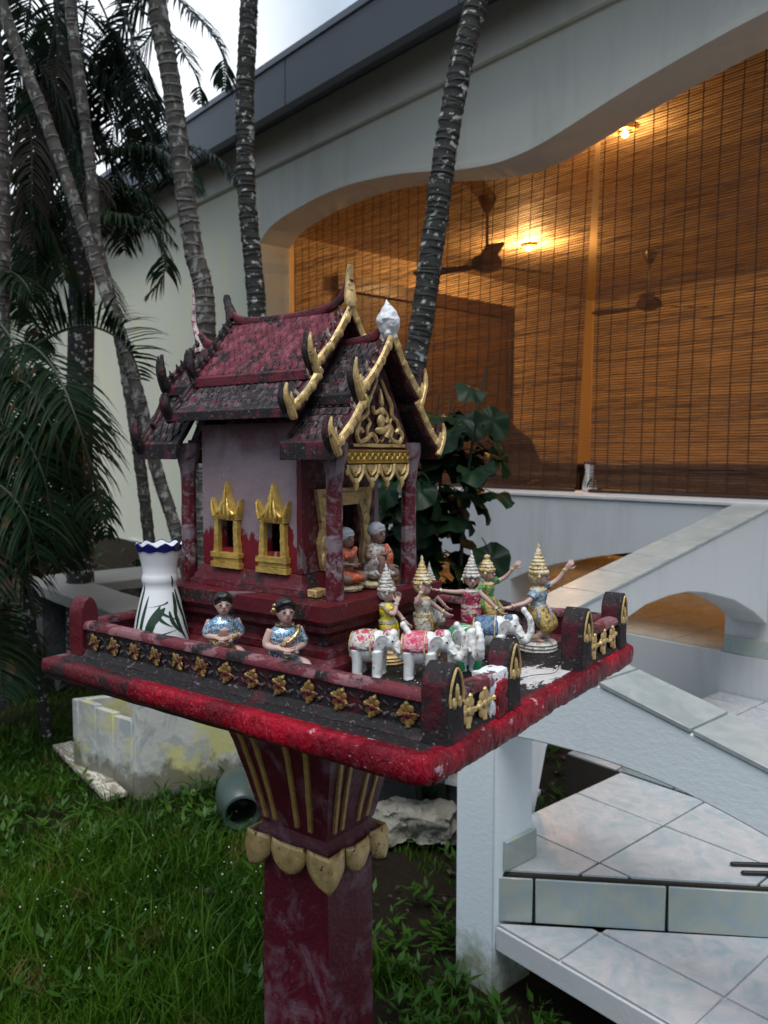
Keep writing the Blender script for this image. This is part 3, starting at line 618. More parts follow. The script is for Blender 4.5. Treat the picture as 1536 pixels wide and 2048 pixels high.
fr = empty('front_stair_railing', (0, 0, 0), BA, 'white arched railing wall with sloping tiled top over the near side of the steps', 'railing')
def frz(u): return .98+.225*(u-1.09)
bot = [(-.3, .40), (.0, .55), (.3, .64), (.5, .70), (.69, .755), (.89, .792), (1.06, .803), (1.2, .80), (1.34, .79), (1.44, .775)]
bs = [(p.x, p.y) for p in smooth_pts([(a, b, 0) for a, b in bot], 4)]
poly = [(-a, b) for a, b in bs]+[(-1.44, .0), (-1.585, .0), (-1.585, frz(1.585)), (.3, frz(-.3))]
mb = MB().prism(poly, 'y', 1.66, 1.83); obj('railing_wall', mb, M['rail_paint'], fr, bevel=.004)
for k in range(8):
    a1 = 1.59-k*.243; a0 = a1-.237; T = None
    m = MB(); z0, z1 = frz(a0)+.002, frz(a1)+.002
    m.add([(-a1, 1.656, z1), (-a0, 1.656, z0), (-a0, 1.834, z0), (-a1, 1.834, z1), (-a1, 1.656, z1+.012), (-a0, 1.656, z0+.012), (-a0, 1.834, z0+.012), (-a1, 1.834, z1+.012)], [(0, 1, 2, 3), (4, 7, 6, 5), (0, 4, 5, 1), (1, 5, 6, 2), (2, 6, 7, 3), (3, 7, 4, 0)])
    obj('coping_tile', m, M['tile_cap'], fr, bevel=.0015, seg=1)
m = MB(); ub(m, 1.425, 1.439, 1.70, 1.835, .371, .455); obj('skirting_tile', m, M['tile_riser'], fr, bevel=.002)
ur = empty('upper_railing', (0, 0, 0), BA, 'white arched railing wall with grey tiled top rising to the veranda ledge', 'railing')
def urz(v): return 1.02+.187*(v-2.4)
bot = [(2.02, .3), (2.1, .3), (2.17, .55), (2.3, .75), (2.5, .87), (2.65, .935), (2.78, .97), (2.95, .985), (3.1, .985), (3.25, .965), (3.52, .90), (3.72, .82), (3.865, .74)]
poly = bot+[(3.87, urz(3.87)), (2.02, urz(2.02))]
mb = MB().prism(poly, 'x', -1.83, -1.65); obj('railing_wall', mb, M['wall'], ur, bevel=.004)
for k in range(8):
    a0 = 2.02+k*.235; a1 = min(3.872, a0+.23); z0, z1 = urz(a0)+.002, urz(a1)+.002; m = MB()
    m.add([(-1.835, a0, z0), (-1.645, a0, z0), (-1.645, a1, z1), (-1.835, a1, z1), (-1.835, a0, z0+.012), (-1.645, a0, z0+.012), (-1.645, a1, z1+.012), (-1.835, a1, z1+.012)], [(0, 1, 2, 3), (4, 7, 6, 5), (0, 4, 5, 1), (1, 5, 6, 2), (2, 6, 7, 3), (3, 7, 4, 0)])
    obj('coping_tile', m, M['tile_cap'], ur, bevel=.0015, seg=1)
for k in range(3):
    m = MB(); ub(m, 1.862-(k+1)*.34+.004, 1.862-k*.34, WV-.013, WV-.001, .570, .655); obj('skirting_tile', m, M['tile_riser'], house, bevel=.0015)

# two-pronged black thing on the step
t = empty('black_pronged_stand', BW(1.005, 2.19, .369), R(-3), 'flat black two-pronged foot lying on the tiles at the photo edge', 'stand')
for y, x in ((.03, 0), (-.018, .012)): obj('prong', MB().tube([(x, y, .007), (x+.006, y, .007), (x+.2, y, .007), (x+.23, y, .007)], [.001, .0065, .0065, .0065], 10), M['black'], t)
obj('crossbar', MB().box(.2, .24, -.06, .07, .001, .014), M['black'], t, bevel=.004)

# ---------------------------------------------------------------- stone things in the garden
t = empty('marble_planter', (-1.11, 3.54, 0), R(-36), 'square marble-faced planter block with yellow patches on the grass', 'planter')
# local x along the left face reversed: +x runs along the right face
T = None
FA = math.atan2(3.72-3.54, -.69+1.11)+R(36); fd = Vector((math.cos(FA), math.sin(FA))); ld = Vector((math.cos(math.atan2(.27, -.37)+R(36)), math.sin(math.atan2(.27, -.37)+R(36))))
def q4(a0, a1, b0, b1): return [tuple(fd*a+ld*b) for a, b in ((a0, b0), (a1, b0), (a1, b1), (a0, b1))]
obj('block', MB().prism(q4(0, .62, 0, .05), 'z', -.05, .52), M['marble'], t, bevel=.006, rough=(.003, 9, .06))
for k in range(3): obj('side_slab', MB().prism(q4(0, .035, .052+k*.14, .052+(k+1)*.14-.004), 'z', -.05, .34+.012*k), M['marble'], t, bevel=.004)
obj('back_block', MB().prism(q4(0, .62, .474, .52), 'z', -.05, .36), M['marble'], t, bevel=.005)
obj('far_side', MB().prism(q4(.57, .62, .052, .47), 'z', -.05, .34), M['marble'], t, bevel=.005)
obj('soil_fill', MB().prism(q4(.037, .568, .052, .472), 'z', -.05, .22), M['soil'], t, rough=(.02, 9, .06))
t = empty('marble_strip', (-1.17, 3.52, 0), math.atan2(.64, -.5), 'cracked white marble strip lying in the grass beside the planter', 'stone strip')
for k in range(5): obj('marble_piece', MB().box(k*.165, k*.165+.158, -.01, .09, .004, .03+.003*(k % 2)), M['crazed'], t, bevel=.004, rough=(.003, 20, .05))
t = empty('stone_bench', BW(4.09, 1.66, 0), BA, 'grey L-shaped stone slab bench behind the planter', 'bench')
def zb(x, y): return gh(x, y)
obj('slab', MB().box(-1.6, 0, 0, .30, .645, .72), M['slab'], t, bevel=.008, rough=(.003, 6, .1))
obj('slab', MB().box(-1.6, -1.05, .303, 1.05, .645, .718), M['slab'], t, bevel=.008, rough=(.003, 6, .1))
obj('slab', MB().box(-1.046, .25, .84, 1.05, .642, .716), M['slab'], t, bevel=.008)
for (x0, x1, y0, y1) in ((-1.5, -1.3, .05, .26), (-.25, -.05, .05, .26), (-1.5, -1.1, .8, 1.0), (0, .2, .86, 1.02)): obj('leg', MB().box(x0, x1, y0, y1, -.1, .643), M['rock_dark'], t, rough=(.012, 9, .06))
t = empty('glazed_pot', (-.60, 3.25, .07), R(-75), 'grey-green glazed pot lying on its side in the grass', 'pot')
T = Matrix.Translation((0, 0, .03)) @ Matrix.Rotation(R(97), 4, 'Y')
obj('body', MB().lathe([(.0, -.20), (.05, -.2), (.085, -.15), (.10, -.08), (.098, 0), (.08, .05), (.07, .065), (.078, .085), (.07, .087), (.06, .06), (.085, 0), (.08, -.1), (.0, -.16)], 26, close=False, T=T), M['celadon'], t)
t = tag(obj('rough_boulder', MB().prism([(-.17, -.06), (-.10, -.09), (.05, -.07), (.17, -.08), (.18, .06), (.05, .08), (-.12, .07)], 'z', .02, .15), M['rock'], rough=(.035, 11, .02), loc=(.12, 3.12, 0), rotz=R(-18)), 'pale pitted rock lying between the shrine pillar and the white post', 'rock')
t = empty('paving_slab', (.0, 3.42, .0), R(-31), 'long pale slab resting behind the pale rock', 'slab')
obj('slab_tile', MB().box(-.12, .30, -.06, .05, .20, .222), M['rail_paint'], t, bevel=.003); obj('slab_tile', MB().box(.304, .70, -.06, .05, .20, .221), M['rail_paint'], t, bevel=.003)
obj('bearer', MB().box(-.1, .7, -.03, .03, -.02, .198), M['rock_dark'], t, rough=(.01, 9, .05))
rocks = [(1.02, 3.35, .13, 'dark boulder under the railing beside the white wall foot', 'rock_dark'), (.78, 3.05, .06, 'small grey stone on the soil under the railing', 'rock'), (1.18, 3.5, .10, 'black rock behind the corner of the landing', 'rock_dark'), (.88, 3.3, .05, 'fist-sized stone below the dark boulder', 'rock')]
for x, y, r, lb, mt in rocks: tag(obj('rock', MB().ell((0, 0, r*.55), (r*1.2, r, r*.8), 18, 12), M[mt], rough=(r*.35, 5/r*.2+2, r*.25), loc=(x, y, gh(x, y)), rotz=r*40), lb, 'rock', 'loose rocks under the steps')
t = tag(obj('concrete_block', MB().box(-.14, .14, -.06, .06, 0, .12), M['concrete'], rough=(.006, 14, .04), loc=(1.10, 3.02, gh(1.1, 3.02)), rotz=R(28)), 'broken pale concrete block on the soil beside the landing', 'block')
for (u, v, r, h, lb, mt) in ((5.9, 2.75, .16, .34, 'dark round clay pot beside the house wall', 'clay'), (5.4, 3.0, .20, .26, 'wide low clay pot beside the palm trunks', 'clay'), (5.0, 3.3, .13, .3, 'narrow clay pot nearest the curved white wall', 'clay')):
    p = BW(u, v, 0); t = empty('clay_pot', (p.x, p.y, gh(p.x, p.y)), 0, lb, 'pot', 'clay pots near the wall')
    obj('body', MB().lathe([(.0, 0), (r*.7, 0), (r*.95, h*.4), (r, h*.8), (r*1.08, h*.85), (r*1.08, h), (r*.9, h), (r*.85, h*.5), (0, h*.4)], 24, close=False), M[mt], t)
    obj('soil', MB().lathe([(r*.88, h*.86), (.0, h*.9)], 20, close=False), M['soil'], t)
p = BW(5.0, 2.6, 0)
for k, (dx, a, lb) in enumerate(((0, 12, 'cut log lying flat with its round end showing'), (.22, -8, 'thinner log leaning on the cut log'))):
    T = Matrix.Rotation(R(90), 4, 'Y'); t = empty('log', (p.x+dx, p.y, gh(p.x, p.y)+.11+.05*k), R(a), lb, 'log', 'cut logs at the back of the garden')
    obj('bark', MB().lathe([(.085-.02*k, -.3), (.09-.02*k, 0), (.082-.02*k, .35)], 18, T=T), M['wood_log'], t, rough=(.006, 14, .05))
# ================================================================== VEGETATION
def frond(name, path, lmax, n=46, droop=.5, mat='frond', parent=None, wid=.011, seed=0, up0=.0, start=.12, upl=0., rr=.010):
    """a palm frond along a path: rachis plus one mesh of folded leaflets"""
    rn = random.Random(seed); pts = smooth_pts(path, 10); m = len(pts); L = [0]
    for i in range(1, m): L.append(L[-1]+(pts[i]-pts[i-1]).length)
    tot = L[-1]; rb = MB().tube(pts, [rr*(1-.8*i/(m-1)) for i in range(m)], 5)
    f = obj(name, rb, M['stem'] if mat == 'frond' else M[mat], parent)
    lf = MB()
    def at(q):
        d_ = q*tot; i = max(1, min(m-1, next((k for k in range(m) if L[k] >= d_), m-1))); w = (d_-L[i-1])/max(1e-6, L[i]-L[i-1])
        return pts[i-1].lerp(pts[i], w), (pts[i]-pts[i-1]).normalized()
    for k in range(n):
        q = start+(1-start)*(k+.5)/n; p, t = at(q)
        side = t.cross(Vector((0, 0, 1)))
        if side.length < .2: side = Vector((.8, .6, 0))
        side.normalize(); nrm = side.cross(t).normalized()
        for sg in (-1, 1):
            if rn.random() < .04: continue
            ll = lmax*(math.sin(math.pi*min(1, .16+q*.84))**.55)*rn.uniform(.85, 1.08)
            dv = (side*sg*rn.uniform(.75, 1.0)+t*rn.uniform(.45, .75)+nrm*(rn.uniform(.05, .3)+upl)).normalized()
            w = wid*rn.uniform(.8, 1.2); c = []; cur = p.copy(); dr_ = droop*rn.uniform(.7, 1.3)
            for j in range(5):
                c.append(cur.copy()); dv = (dv+Vector((0, 0, -1))*dr_*.30*(j+.6)*.5).normalized(); cur = cur+dv*ll/4
            wn = dv.cross(Vector((rn.uniform(-.3, .3), rn.uniform(-.3, .3), 1))).cross(dv)
            ax = (c[1]-c[0]).cross(nrm).normalized()
            vs = []
            for j, cc in enumerate(c):
                ww = w*(.45, 1, .95, .6, .06)[j]; vs += [cc-ax*ww, cc-nrm*ww*.35, cc+ax*ww]
            fs = []
            for j in range(4):
                a = j*3; fs += [(a, a+1, a+4, a+3), (a+1, a+2, a+5, a+4)]
            lf.add(vs, fs)
    obj('leaflets', lf, M[mat], f, kind='stuff', smooth=True, ang=180)
    return f
def trunk(name, path, r0, r1, label, step=.05, mat='bark', rings=True, seed=0, cat='palm tree', ringw=1.0, loc=True):
    rn = random.Random(seed); base = Vector(path[0]); t = empty(name, base, 0, label, cat, 'slender palm trunks')
    pts = smooth_pts([Vector(p)-base for p in path], 16); m = len(pts); L = [0]
    for i in range(1, m): L.append(L[-1]+(pts[i]-pts[i-1]).length)
    P_, Rd = [], []; rp = []; s = 0
    def at(d_):
        i = max(1, min(m-1, next((k for k in range(m) if L[k] >= d_), m-1))); w = min(1, (d_-L[i-1])/max(1e-6, L[i]-L[i-1])); return pts[i-1].lerp(pts[i], w), (pts[i]-pts[i-1]).normalized()
    crown_of(t, path, 9, seed+50)
    while s < L[-1]:
        h = step*rn.uniform(.5, 1.45); r = r0+(r1-r0)*s/L[-1]
        for q, k in ((0, .99), (.08, 1.035), (.2, 1.03), (.34, 1.0), (.7, .98), (.93, .985)):
            d_ = s+q*h
            if d_ >= L[-1]: break
            p, tt = at(d_); P_.append(p); Rd.append(r*k*rn.uniform(.985, 1.015))
            if q == .08: rp.append((p, tt, r*1.045))
        s += h
    tb = MB().tube(P_, Rd, 18); o = obj('trunk', tb, M[mat], t, ang=180)
    for v in o.data.vertices: v.co += v.normal*.0035*(noise.noise(v.co*28)+.9*noise.noise(v.co*9))
    if rings:
        rb = MB()
        for p, tt, r in rp:
            a = tt.orthogonal().normalized(); b = tt.cross(a); N = 18; vs = []; ph = rn.uniform(0, 6.28); tl_ = rn.uniform(.0, .018); st = rn.randint(0, 17); ln = rn.randint(8, 17)
            for k in range(N):
                w = 2*math.pi*k/N; c = p+a*math.cos(w)*r+b*math.sin(w)*r+tt*(tl_*math.cos(w-ph)); h = .0035*ringw*(1+.8*noise.noise(c*40)); vs += [c-tt*h, c+(a*math.cos(w)+b*math.sin(w))*.0012, c+tt*h]
            for k in range(ln):
                k0 = (st+k) % N; k1 = (k0+1) % N; rb.f += [(len(rb.v)+k0*3, len(rb.v)+k1*3, len(rb.v)+k1*3+1, len(rb.v)+k0*3+1), (len(rb.v)+k0*3+1, len(rb.v)+k1*3+1, len(rb.v)+k1*3+2, len(rb.v)+k0*3+2)]
            rb.v += [tuple(v) for v in vs]
        obj('ring_scars', rb, M['bark_ring' if mat == 'bark' else 'ring_dark'], t, kind='stuff')
    return t
cfm = []
def crown_of(t, path, n_, seed, r=1.0):
    """crown of arching fronds on top of a palm; alike fronds share their meshes"""
    rn = random.Random(seed); top = Vector(path[-1])-Vector(path[0])
    if not cfm:
        for (dr_, sd) in ((.5, 1), (.75, 2)):
            tmp = empty('tmp'); f = frond('frond', [(0, 0, 0), (.35, 0, .30), (.85, 0, .42), (1.35, 0, .25), (1.7, 0, -.15)], .42, 34, dr_, 'frond', tmp, .014, sd)
            cfm.append((f.data, f.children[0].data)); bpy.data.objects.remove(f.children[0]); bpy.data.objects.remove(f); bpy.data.objects.remove(tmp)
    obj('crownshaft', MB().tube([top-Vector((0, 0, .5)), top, top+Vector((0, 0, .25))], [.055, .06, .03], 10), M['crownshaft'], t)
    for k in range(n_):
        a, b = rn.choice(cfm); s_ = rn.uniform(.85, 1.15)*r; f = inst('frond', a, t, top+Vector((0, 0, .15)), (0, rn.uniform(-.7, .25), 2*math.pi*k/n_+rn.uniform(-.3, .3)), (s_, s_, s_)); tag(inst('leaflets', b, f), kind='stuff')
W3 = lambda *a: [Vector(p) for p in a]
p1 = trunk('palm_tree', [(-.92, 4.2, .1), (-1.0, 4.2, .72), (-1.10, 4.2, 1.16), (-1.2, 4.2, 1.5), (-1.32, 4.2, 2.02), (-1.49, 4.2, 2.55), (-1.71, 4.2, 3.22), (-1.93, 4.2, 3.83), (-2.2, 4.25, 4.9), (-2.5, 4.4, 6.1)], .035, .029, 'slender palm leaning left, its trunk curving from behind the shrine to the upper left corner', .052, seed=1)
p2 = trunk('palm_tree', [(-1.20, 4.3, .1), (-1.30, 4.34, 1.3), (-1.42, 4.34, 2.2), (-1.51, 4.3, 2.66), (-1.53, 4.3, 3.01), (-1.57, 4.3, 3.39), (-1.62, 4.3, 3.89), (-1.72, 4.4, 4.9), (-1.8, 4.6, 6.4)], .032, .027, 'thin palm forking off beside the leaning one at the upper left', .055, seed=2)
p3 = trunk('palm_tree', [(a*1.22, b*1.22, 1.55+(c-1.55)*1.22) for a, b, c in [(-.80, 3.6, .35), (-.81, 3.6, 1.12), (-.79, 3.6, 2.15), (-.84, 3.6, 2.45), (-.88, 3.6, 2.77), (-.93, 3.6, 3.2), (-.98, 3.6, 3.51), (-1.08, 3.6, 4.6), (-1.1, 3.6, 5.4)]], .054, .048, 'thickest palm trunk with pale rings, rising behind the shrine roof on the left', .048, seed=3, ringw=1.5)
p4 = trunk('palm_tree', [(-.55, 3.9, .05), (-.56, 3.9, 1.3), (-.61, 3.9, 2.24), (-.65, 3.9, 2.76), (-.655, 3.9, 3.22), (-.63, 3.9, 3.67), (-.58, 3.9, 4.6), (-.5, 4.0, 6.3)], .047, .038, 'upright dark palm trunk with lichen patches between the shrine roof and the sky', .034, 'bark_dark', seed=4, ringw=.4)
p5 = trunk('palm_tree', [(-.13, 3.2, .02), (-.08, 3.2, .8), (-.02, 3.2, 1.33), (.13, 3.2, 1.96), (.20, 3.2, 2.45), (.27, 3.2, 2.92), (.37, 3.2, 3.35), (.56, 3.25, 4.2), (.85, 3.35, 5.9)], .050, .039, 'dark palm trunk leaning right across the bamboo blinds', .036, 'bark_dark', seed=5, ringw=.55)
p0 = trunk('palm_tree', [(-2.2, 4.5, .1), (-2.13, 4.5, 2.13), (-2.1, 4.5, 3.2), (-2.14, 4.5, 4.2), (-2.2, 4.5, 4.9), (-2.3, 4.5, 6.0)], .05, .045, 'pale ringed trunk cut off by the left edge of the photo', .06, seed=6)
tall = empty('shaggy_palm', (-2.0, 5.2, .2), 0, 'dark shaggy palm whose hanging fronds fill the upper left corner', 'palm tree')
def rel(path, b): return [Vector(p)-Vector(b) for p in path]
tb_ = (-2.0, 5.2, .2)
obj('trunk', MB().tube(rel([(-2.0, 5.2, .2), (-1.98, 5.2, 1.5), (-1.93, 5.2, 2.6), (-1.95, 5.2, 3.6), (-2.05, 5.3, 4.9)], tb_), [.09, .085, .08, .075, .07], 14), M['bark_dark'], tall)
FP = {
'b': ([(-1.98, 5.0, 2.86), (-1.73, 4.9, 2.95), (-1.52, 4.8, 2.95), (-1.36, 4.8, 2.88), (-1.29, 4.8, 2.72), (-1.31, 4.8, 2.58), (-1.41, 4.8, 2.47)], .26, 60, 1.3),
'a1': ([(-1.54, 5.4, 4.67), (-1.33, 5.3, 4.46), (-1.12, 5.2, 4.23), (-1.01, 5.2, 4.05), (-1.0, 5.2, 3.84)], .30, 50, .9),
'a2': ([(-1.58, 5.4, 4.43), (-1.39, 5.3, 4.25), (-1.25, 5.2, 4.05), (-1.17, 5.2, 3.9), (-1.15, 5.2, 3.75)], .22, 40, .8),
'a3': ([(-2.33, 5.8, 4.5), (-2.02, 5.7, 4.26), (-1.75, 5.6, 3.98), (-1.59, 5.6, 3.72), (-1.53, 5.6, 3.45)], .42, 46, 1.1),
'a4': ([(-2.37, 5.6, 4.66), (-2.07, 5.6, 4.56), (-1.81, 5.6, 4.37), (-1.61, 5.6, 4.11), (-1.55, 5.6, 3.82)], .42, 46, 1.1),
'a5': ([(-2.5, 5.6, 3.95), (-2.22, 5.5, 3.94), (-1.99, 5.5, 3.78), (-1.83, 5.5, 3.52), (-1.77, 5.5, 3.19)], .42, 50, 1.2),
'a6': ([(-2.2, 5.2, 4.62), (-2.21, 5.2, 4.32), (-2.28, 5.2, 3.96), (-2.36, 5.2, 3.59)], .40, 46, 1.0),
'a7': ([(-1.94, 5.0, 4.44), (-1.97, 5.0, 4.15), (-2.05, 5.0, 3.81), (-2.12, 5.0, 3.4), (-2.18, 5.0, 3.04)], .34, 56, 1.0),
'a8': ([(-2.37, 5.0, 3.98), (-2.13, 5.0, 3.92), (-1.96, 5.0, 3.69), (-1.85, 5.0, 3.34), (-1.83, 5.0, 3.01)], .38, 50, 1.2),
'a9': ([(-1.87, 5.5, 4.73), (-1.74, 5.5, 4.51), (-1.65, 5.5, 4.22), (-1.62, 5.5, 3.9), (-1.66, 5.5, 3.58)], .36, 46, 1.0),
'a10': ([(-2.56, 5.3, 4.55), (-2.31, 5.3, 4.4), (-2.1, 5.3, 4.16), (-1.98, 5.3, 3.85), (-1.99, 5.3, 3.51)], .40, 46, 1.1),
'a11': ([(-2.25, 5.2, 3.1), (-1.96, 5.2, 3.22), (-1.7, 5.2, 3.26), (-1.48, 5.2, 3.16), (-1.33, 5.2, 2.98)], .30, 44, 1.4),
'a12': ([(-1.9, 5.4, 3.45), (-1.67, 5.3, 3.51), (-1.41, 5.2, 3.47), (-1.23, 5.1, 3.31), (-1.15, 5.0, 3.13)], .26, 44, 1.4),
'a13': ([(-2.28, 5.0, 3.1), (-2.13, 5.0, 3.04), (-2.01, 5.0, 2.86), (-1.96, 5.0, 2.62)], .34, 34, 1.2),
'a14': ([(-1.46, 5.6, 4.85), (-1.57, 5.6, 4.66), (-1.74, 5.6, 4.47), (-1.87, 5.6, 4.18), (-1.92, 5.6, 3.85)], .36, 46, 1.0),
'a15': ([(-2.51, 5.0, 3.4), (-2.33, 5.0, 3.4), (-2.19, 5.0, 3.19), (-2.14, 5.0, 2.86), (-2.15, 5.0, 2.5)], .36, 44, 1.2),
'e1': ([(-2.28, 4.6, 2.54), (-2.14, 4.6, 2.59), (-1.98, 4.5, 2.49), (-1.91, 4.5, 2.3)], .24, 34, 1.0)}
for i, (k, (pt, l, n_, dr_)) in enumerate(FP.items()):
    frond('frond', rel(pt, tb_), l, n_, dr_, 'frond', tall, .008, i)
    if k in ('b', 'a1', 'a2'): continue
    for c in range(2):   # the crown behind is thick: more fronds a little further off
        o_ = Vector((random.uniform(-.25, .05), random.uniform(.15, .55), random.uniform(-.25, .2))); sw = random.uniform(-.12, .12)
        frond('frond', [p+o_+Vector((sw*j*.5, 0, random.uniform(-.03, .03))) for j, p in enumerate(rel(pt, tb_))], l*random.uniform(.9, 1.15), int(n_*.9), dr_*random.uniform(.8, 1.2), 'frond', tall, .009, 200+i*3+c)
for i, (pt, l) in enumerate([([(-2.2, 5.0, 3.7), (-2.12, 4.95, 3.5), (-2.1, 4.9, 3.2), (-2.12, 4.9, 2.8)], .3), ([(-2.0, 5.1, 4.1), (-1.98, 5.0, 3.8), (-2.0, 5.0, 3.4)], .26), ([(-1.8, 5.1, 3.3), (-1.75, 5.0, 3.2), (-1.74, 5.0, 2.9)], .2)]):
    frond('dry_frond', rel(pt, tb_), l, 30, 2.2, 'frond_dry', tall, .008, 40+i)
ab = (-2.0, 4.0, .1)
areca = empty('areca_palm', ab, 0, 'low dark areca palm with arching fronds beside the garden wall on the left', 'palm')
AP = [([(-1.75, 4.0, 2.07), (-1.6, 3.95, 2.14), (-1.44, 3.9, 2.17), (-1.29, 3.85, 2.12), (-1.19, 3.8, 2.03), (-1.14, 3.8, 1.9)], .30, 34, .5, .9),
 ([(-1.92, 4.1, 2.08), (-1.75, 4.0, 2.09), (-1.59, 3.9, 1.96), (-1.46, 3.8, 1.74), (-1.37, 3.8, 1.43), (-1.34, 3.8, 1.24)], .36, 48, .8, 0),
 ([(-1.95, 4.0, 1.92), (-1.73, 3.9, 1.89), (-1.57, 3.8, 1.69), (-1.49, 3.8, 1.43), (-1.48, 3.8, 1.15)], .36, 48, .8, 0),
 ([(-1.94, 3.9, 1.67), (-1.74, 3.8, 1.67), (-1.59, 3.7, 1.5), (-1.54, 3.7, 1.27), (-1.53, 3.7, 1.09)], .34, 44, .8, 0),
 ([(-2.14, 4.2, 2.25), (-1.94, 4.1, 2.21), (-1.75, 4.0, 1.92), (-1.64, 3.9, 1.57), (-1.61, 3.9, 1.33)], .36, 44, .8, 0),
 ([(-1.97, 3.8, 1.43), (-1.78, 3.7, 1.41), (-1.62, 3.6, 1.28), (-1.56, 3.6, 1.05)], .32, 36, .8, 0),
 ([(-2.1, 4.0, 1.3), (-1.95, 3.8, 1.35), (-1.85, 3.7, 1.2), (-1.8, 3.6, .9)], .34, 40, .9, 0),
 ([(-2.2, 4.1, 1.8), (-2.0, 4.0, 1.9), (-1.85, 3.9, 1.7), (-1.8, 3.9, 1.3)], .36, 44, .9, 0),
 ([(-2.2, 4.3, 1.0), (-2.0, 4.1, 1.15), (-1.85, 4.0, 1.05), (-1.75, 4.0, .75)], .34, 40, .9, 0),
 ([(-2.3, 4.6, 2.0), (-2.15, 4.5, 2.1), (-1.98, 4.5, 1.9), (-1.9, 4.5, 1.5)], .36, 44, .9, 0),
 ([(-2.3, 4.6, 1.4), (-2.1, 4.6, 1.6), (-1.8, 4.6, 1.45), (-1.65, 4.6, 1.1)], .40, 44, .9, 0),
 ([(-2.2, 3.9, .6), (-2.02, 3.8, .75), (-1.85, 3.75, .65), (-1.8, 3.7, .4)], .32, 36, .9, 0)]
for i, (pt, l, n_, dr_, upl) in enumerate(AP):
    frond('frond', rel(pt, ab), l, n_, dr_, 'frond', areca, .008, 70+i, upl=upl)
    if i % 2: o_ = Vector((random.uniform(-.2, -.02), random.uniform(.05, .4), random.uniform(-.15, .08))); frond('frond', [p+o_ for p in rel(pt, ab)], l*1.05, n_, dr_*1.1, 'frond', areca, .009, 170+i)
for k in range(6):
    a = random.uniform(-.25, .2); obj('cane', MB().tube([(a, random.uniform(-.1, .5), -.1), (a-.02, random.uniform(-.1, .3), 1.0), (a+.03, random.uniform(-.1, .2), 1.9)], [.028, .024, .018], 10), M['bark_dark'], areca)

# round-leaved shrub in front of the ledge wall
sb = Vector((.20, 3.25, 0)); sb.z = gh(sb.x, sb.y)
shrub = empty('round_leaf_shrub', sb, 0, 'dark shrub with big round leaves in front of the white ledge wall', 'shrub')
rn = random.Random(12); stems = []
for k in range(7):
    a = rn.uniform(-.16, .14); b = rn.uniform(-.12, .12); h = rn.uniform(1.35, 2.02)
    pts = smooth_pts([(a*.3, b*.3, 0), (a*.8, b*.6, h*.4), (a*1.1, b, h*.75), (a*1.3+.05, b*1.3, h)], 6); stems.append(pts)
    obj('stem', MB().tube(pts, [.012*(1-.7*i/len(pts)) for i in range(len(pts))], 6), M['stem'], shrub)
def round_leaf(r, cup=.2, lobes=0):
    m = MB(); N = 18; vs = [(0, 0, 0)]
    for ring in (.5, 1):
        for k in range(N):
            w = 2*math.pi*k/N; rr = r*ring*(1+.05*math.sin(3*w+1))*(1-.22*max(0, math.cos(w+math.pi))**6*ring)
            vs.append((rr*math.cos(w)*1.05+r*.9, rr*math.sin(w), -cup*r*ring*ring*(.6+.4*math.cos(2*w))+.012*math.sin(5*w)*ring))
    vs[0] = (r*.9, 0, 0)
    fs = [(0, 1+k, 1+(k+1) % N) for k in range(N)]+[(1+k, 1+N+k, 1+N+(k+1) % N, 1+(k+1) % N) for k in range(N)]
    m.add(vs, fs); m.tube([(-.3*r, 0, -.01), (0, 0, 0), (r*.9, 0, -.002), (r*1.7, 0, -cup*r*.7)], [.0022, .0022, .0016, .0008], 4); return m
lms = [mesh_of(round_leaf(.072, c), 'round_leaf', M['shrubleaf'], ang=180) for c in (.15, .3, .45)]
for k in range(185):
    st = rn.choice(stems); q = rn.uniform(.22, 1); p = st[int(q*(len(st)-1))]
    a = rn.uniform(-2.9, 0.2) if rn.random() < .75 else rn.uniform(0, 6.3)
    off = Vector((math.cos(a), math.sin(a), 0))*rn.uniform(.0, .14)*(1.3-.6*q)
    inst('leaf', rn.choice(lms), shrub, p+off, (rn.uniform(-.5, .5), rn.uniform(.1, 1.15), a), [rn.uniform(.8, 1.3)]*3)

# low dark undergrowth at the far left
ug = MB(); rn = random.Random(5)
for k in range(2600):
    u = rn.uniform(5.2, 8.5); v = rn.uniform(-.2, 3.2); p = BW(u, v, 0); h = gh(p.x, p.y); a = rn.uniform(0, 6.28); l = rn.uniform(.10, .26); hh = rn.uniform(.0, .5)*rn.random()
    d_ = Vector((math.cos(a), math.sin(a), rn.uniform(-.1, 1.0))).normalized(); s_ = d_.cross(Vector((0, 0, 1))).normalized()*l*.10; b0 = Vector((p.x, p.y, h+hh))
    ug.add([b0-s_*.3, b0+s_*.3, b0+d_*l*.5+s_, b0+d_*l*.5-s_, b0+d_*l+Vector((0, 0, -l*.3))], [(0, 1, 2, 3), (3, 2, 4)])
tag(obj('undergrowth', ug, M['frond'], smooth=False), 'dark leafy undergrowth below the palms at the left', kind='stuff')
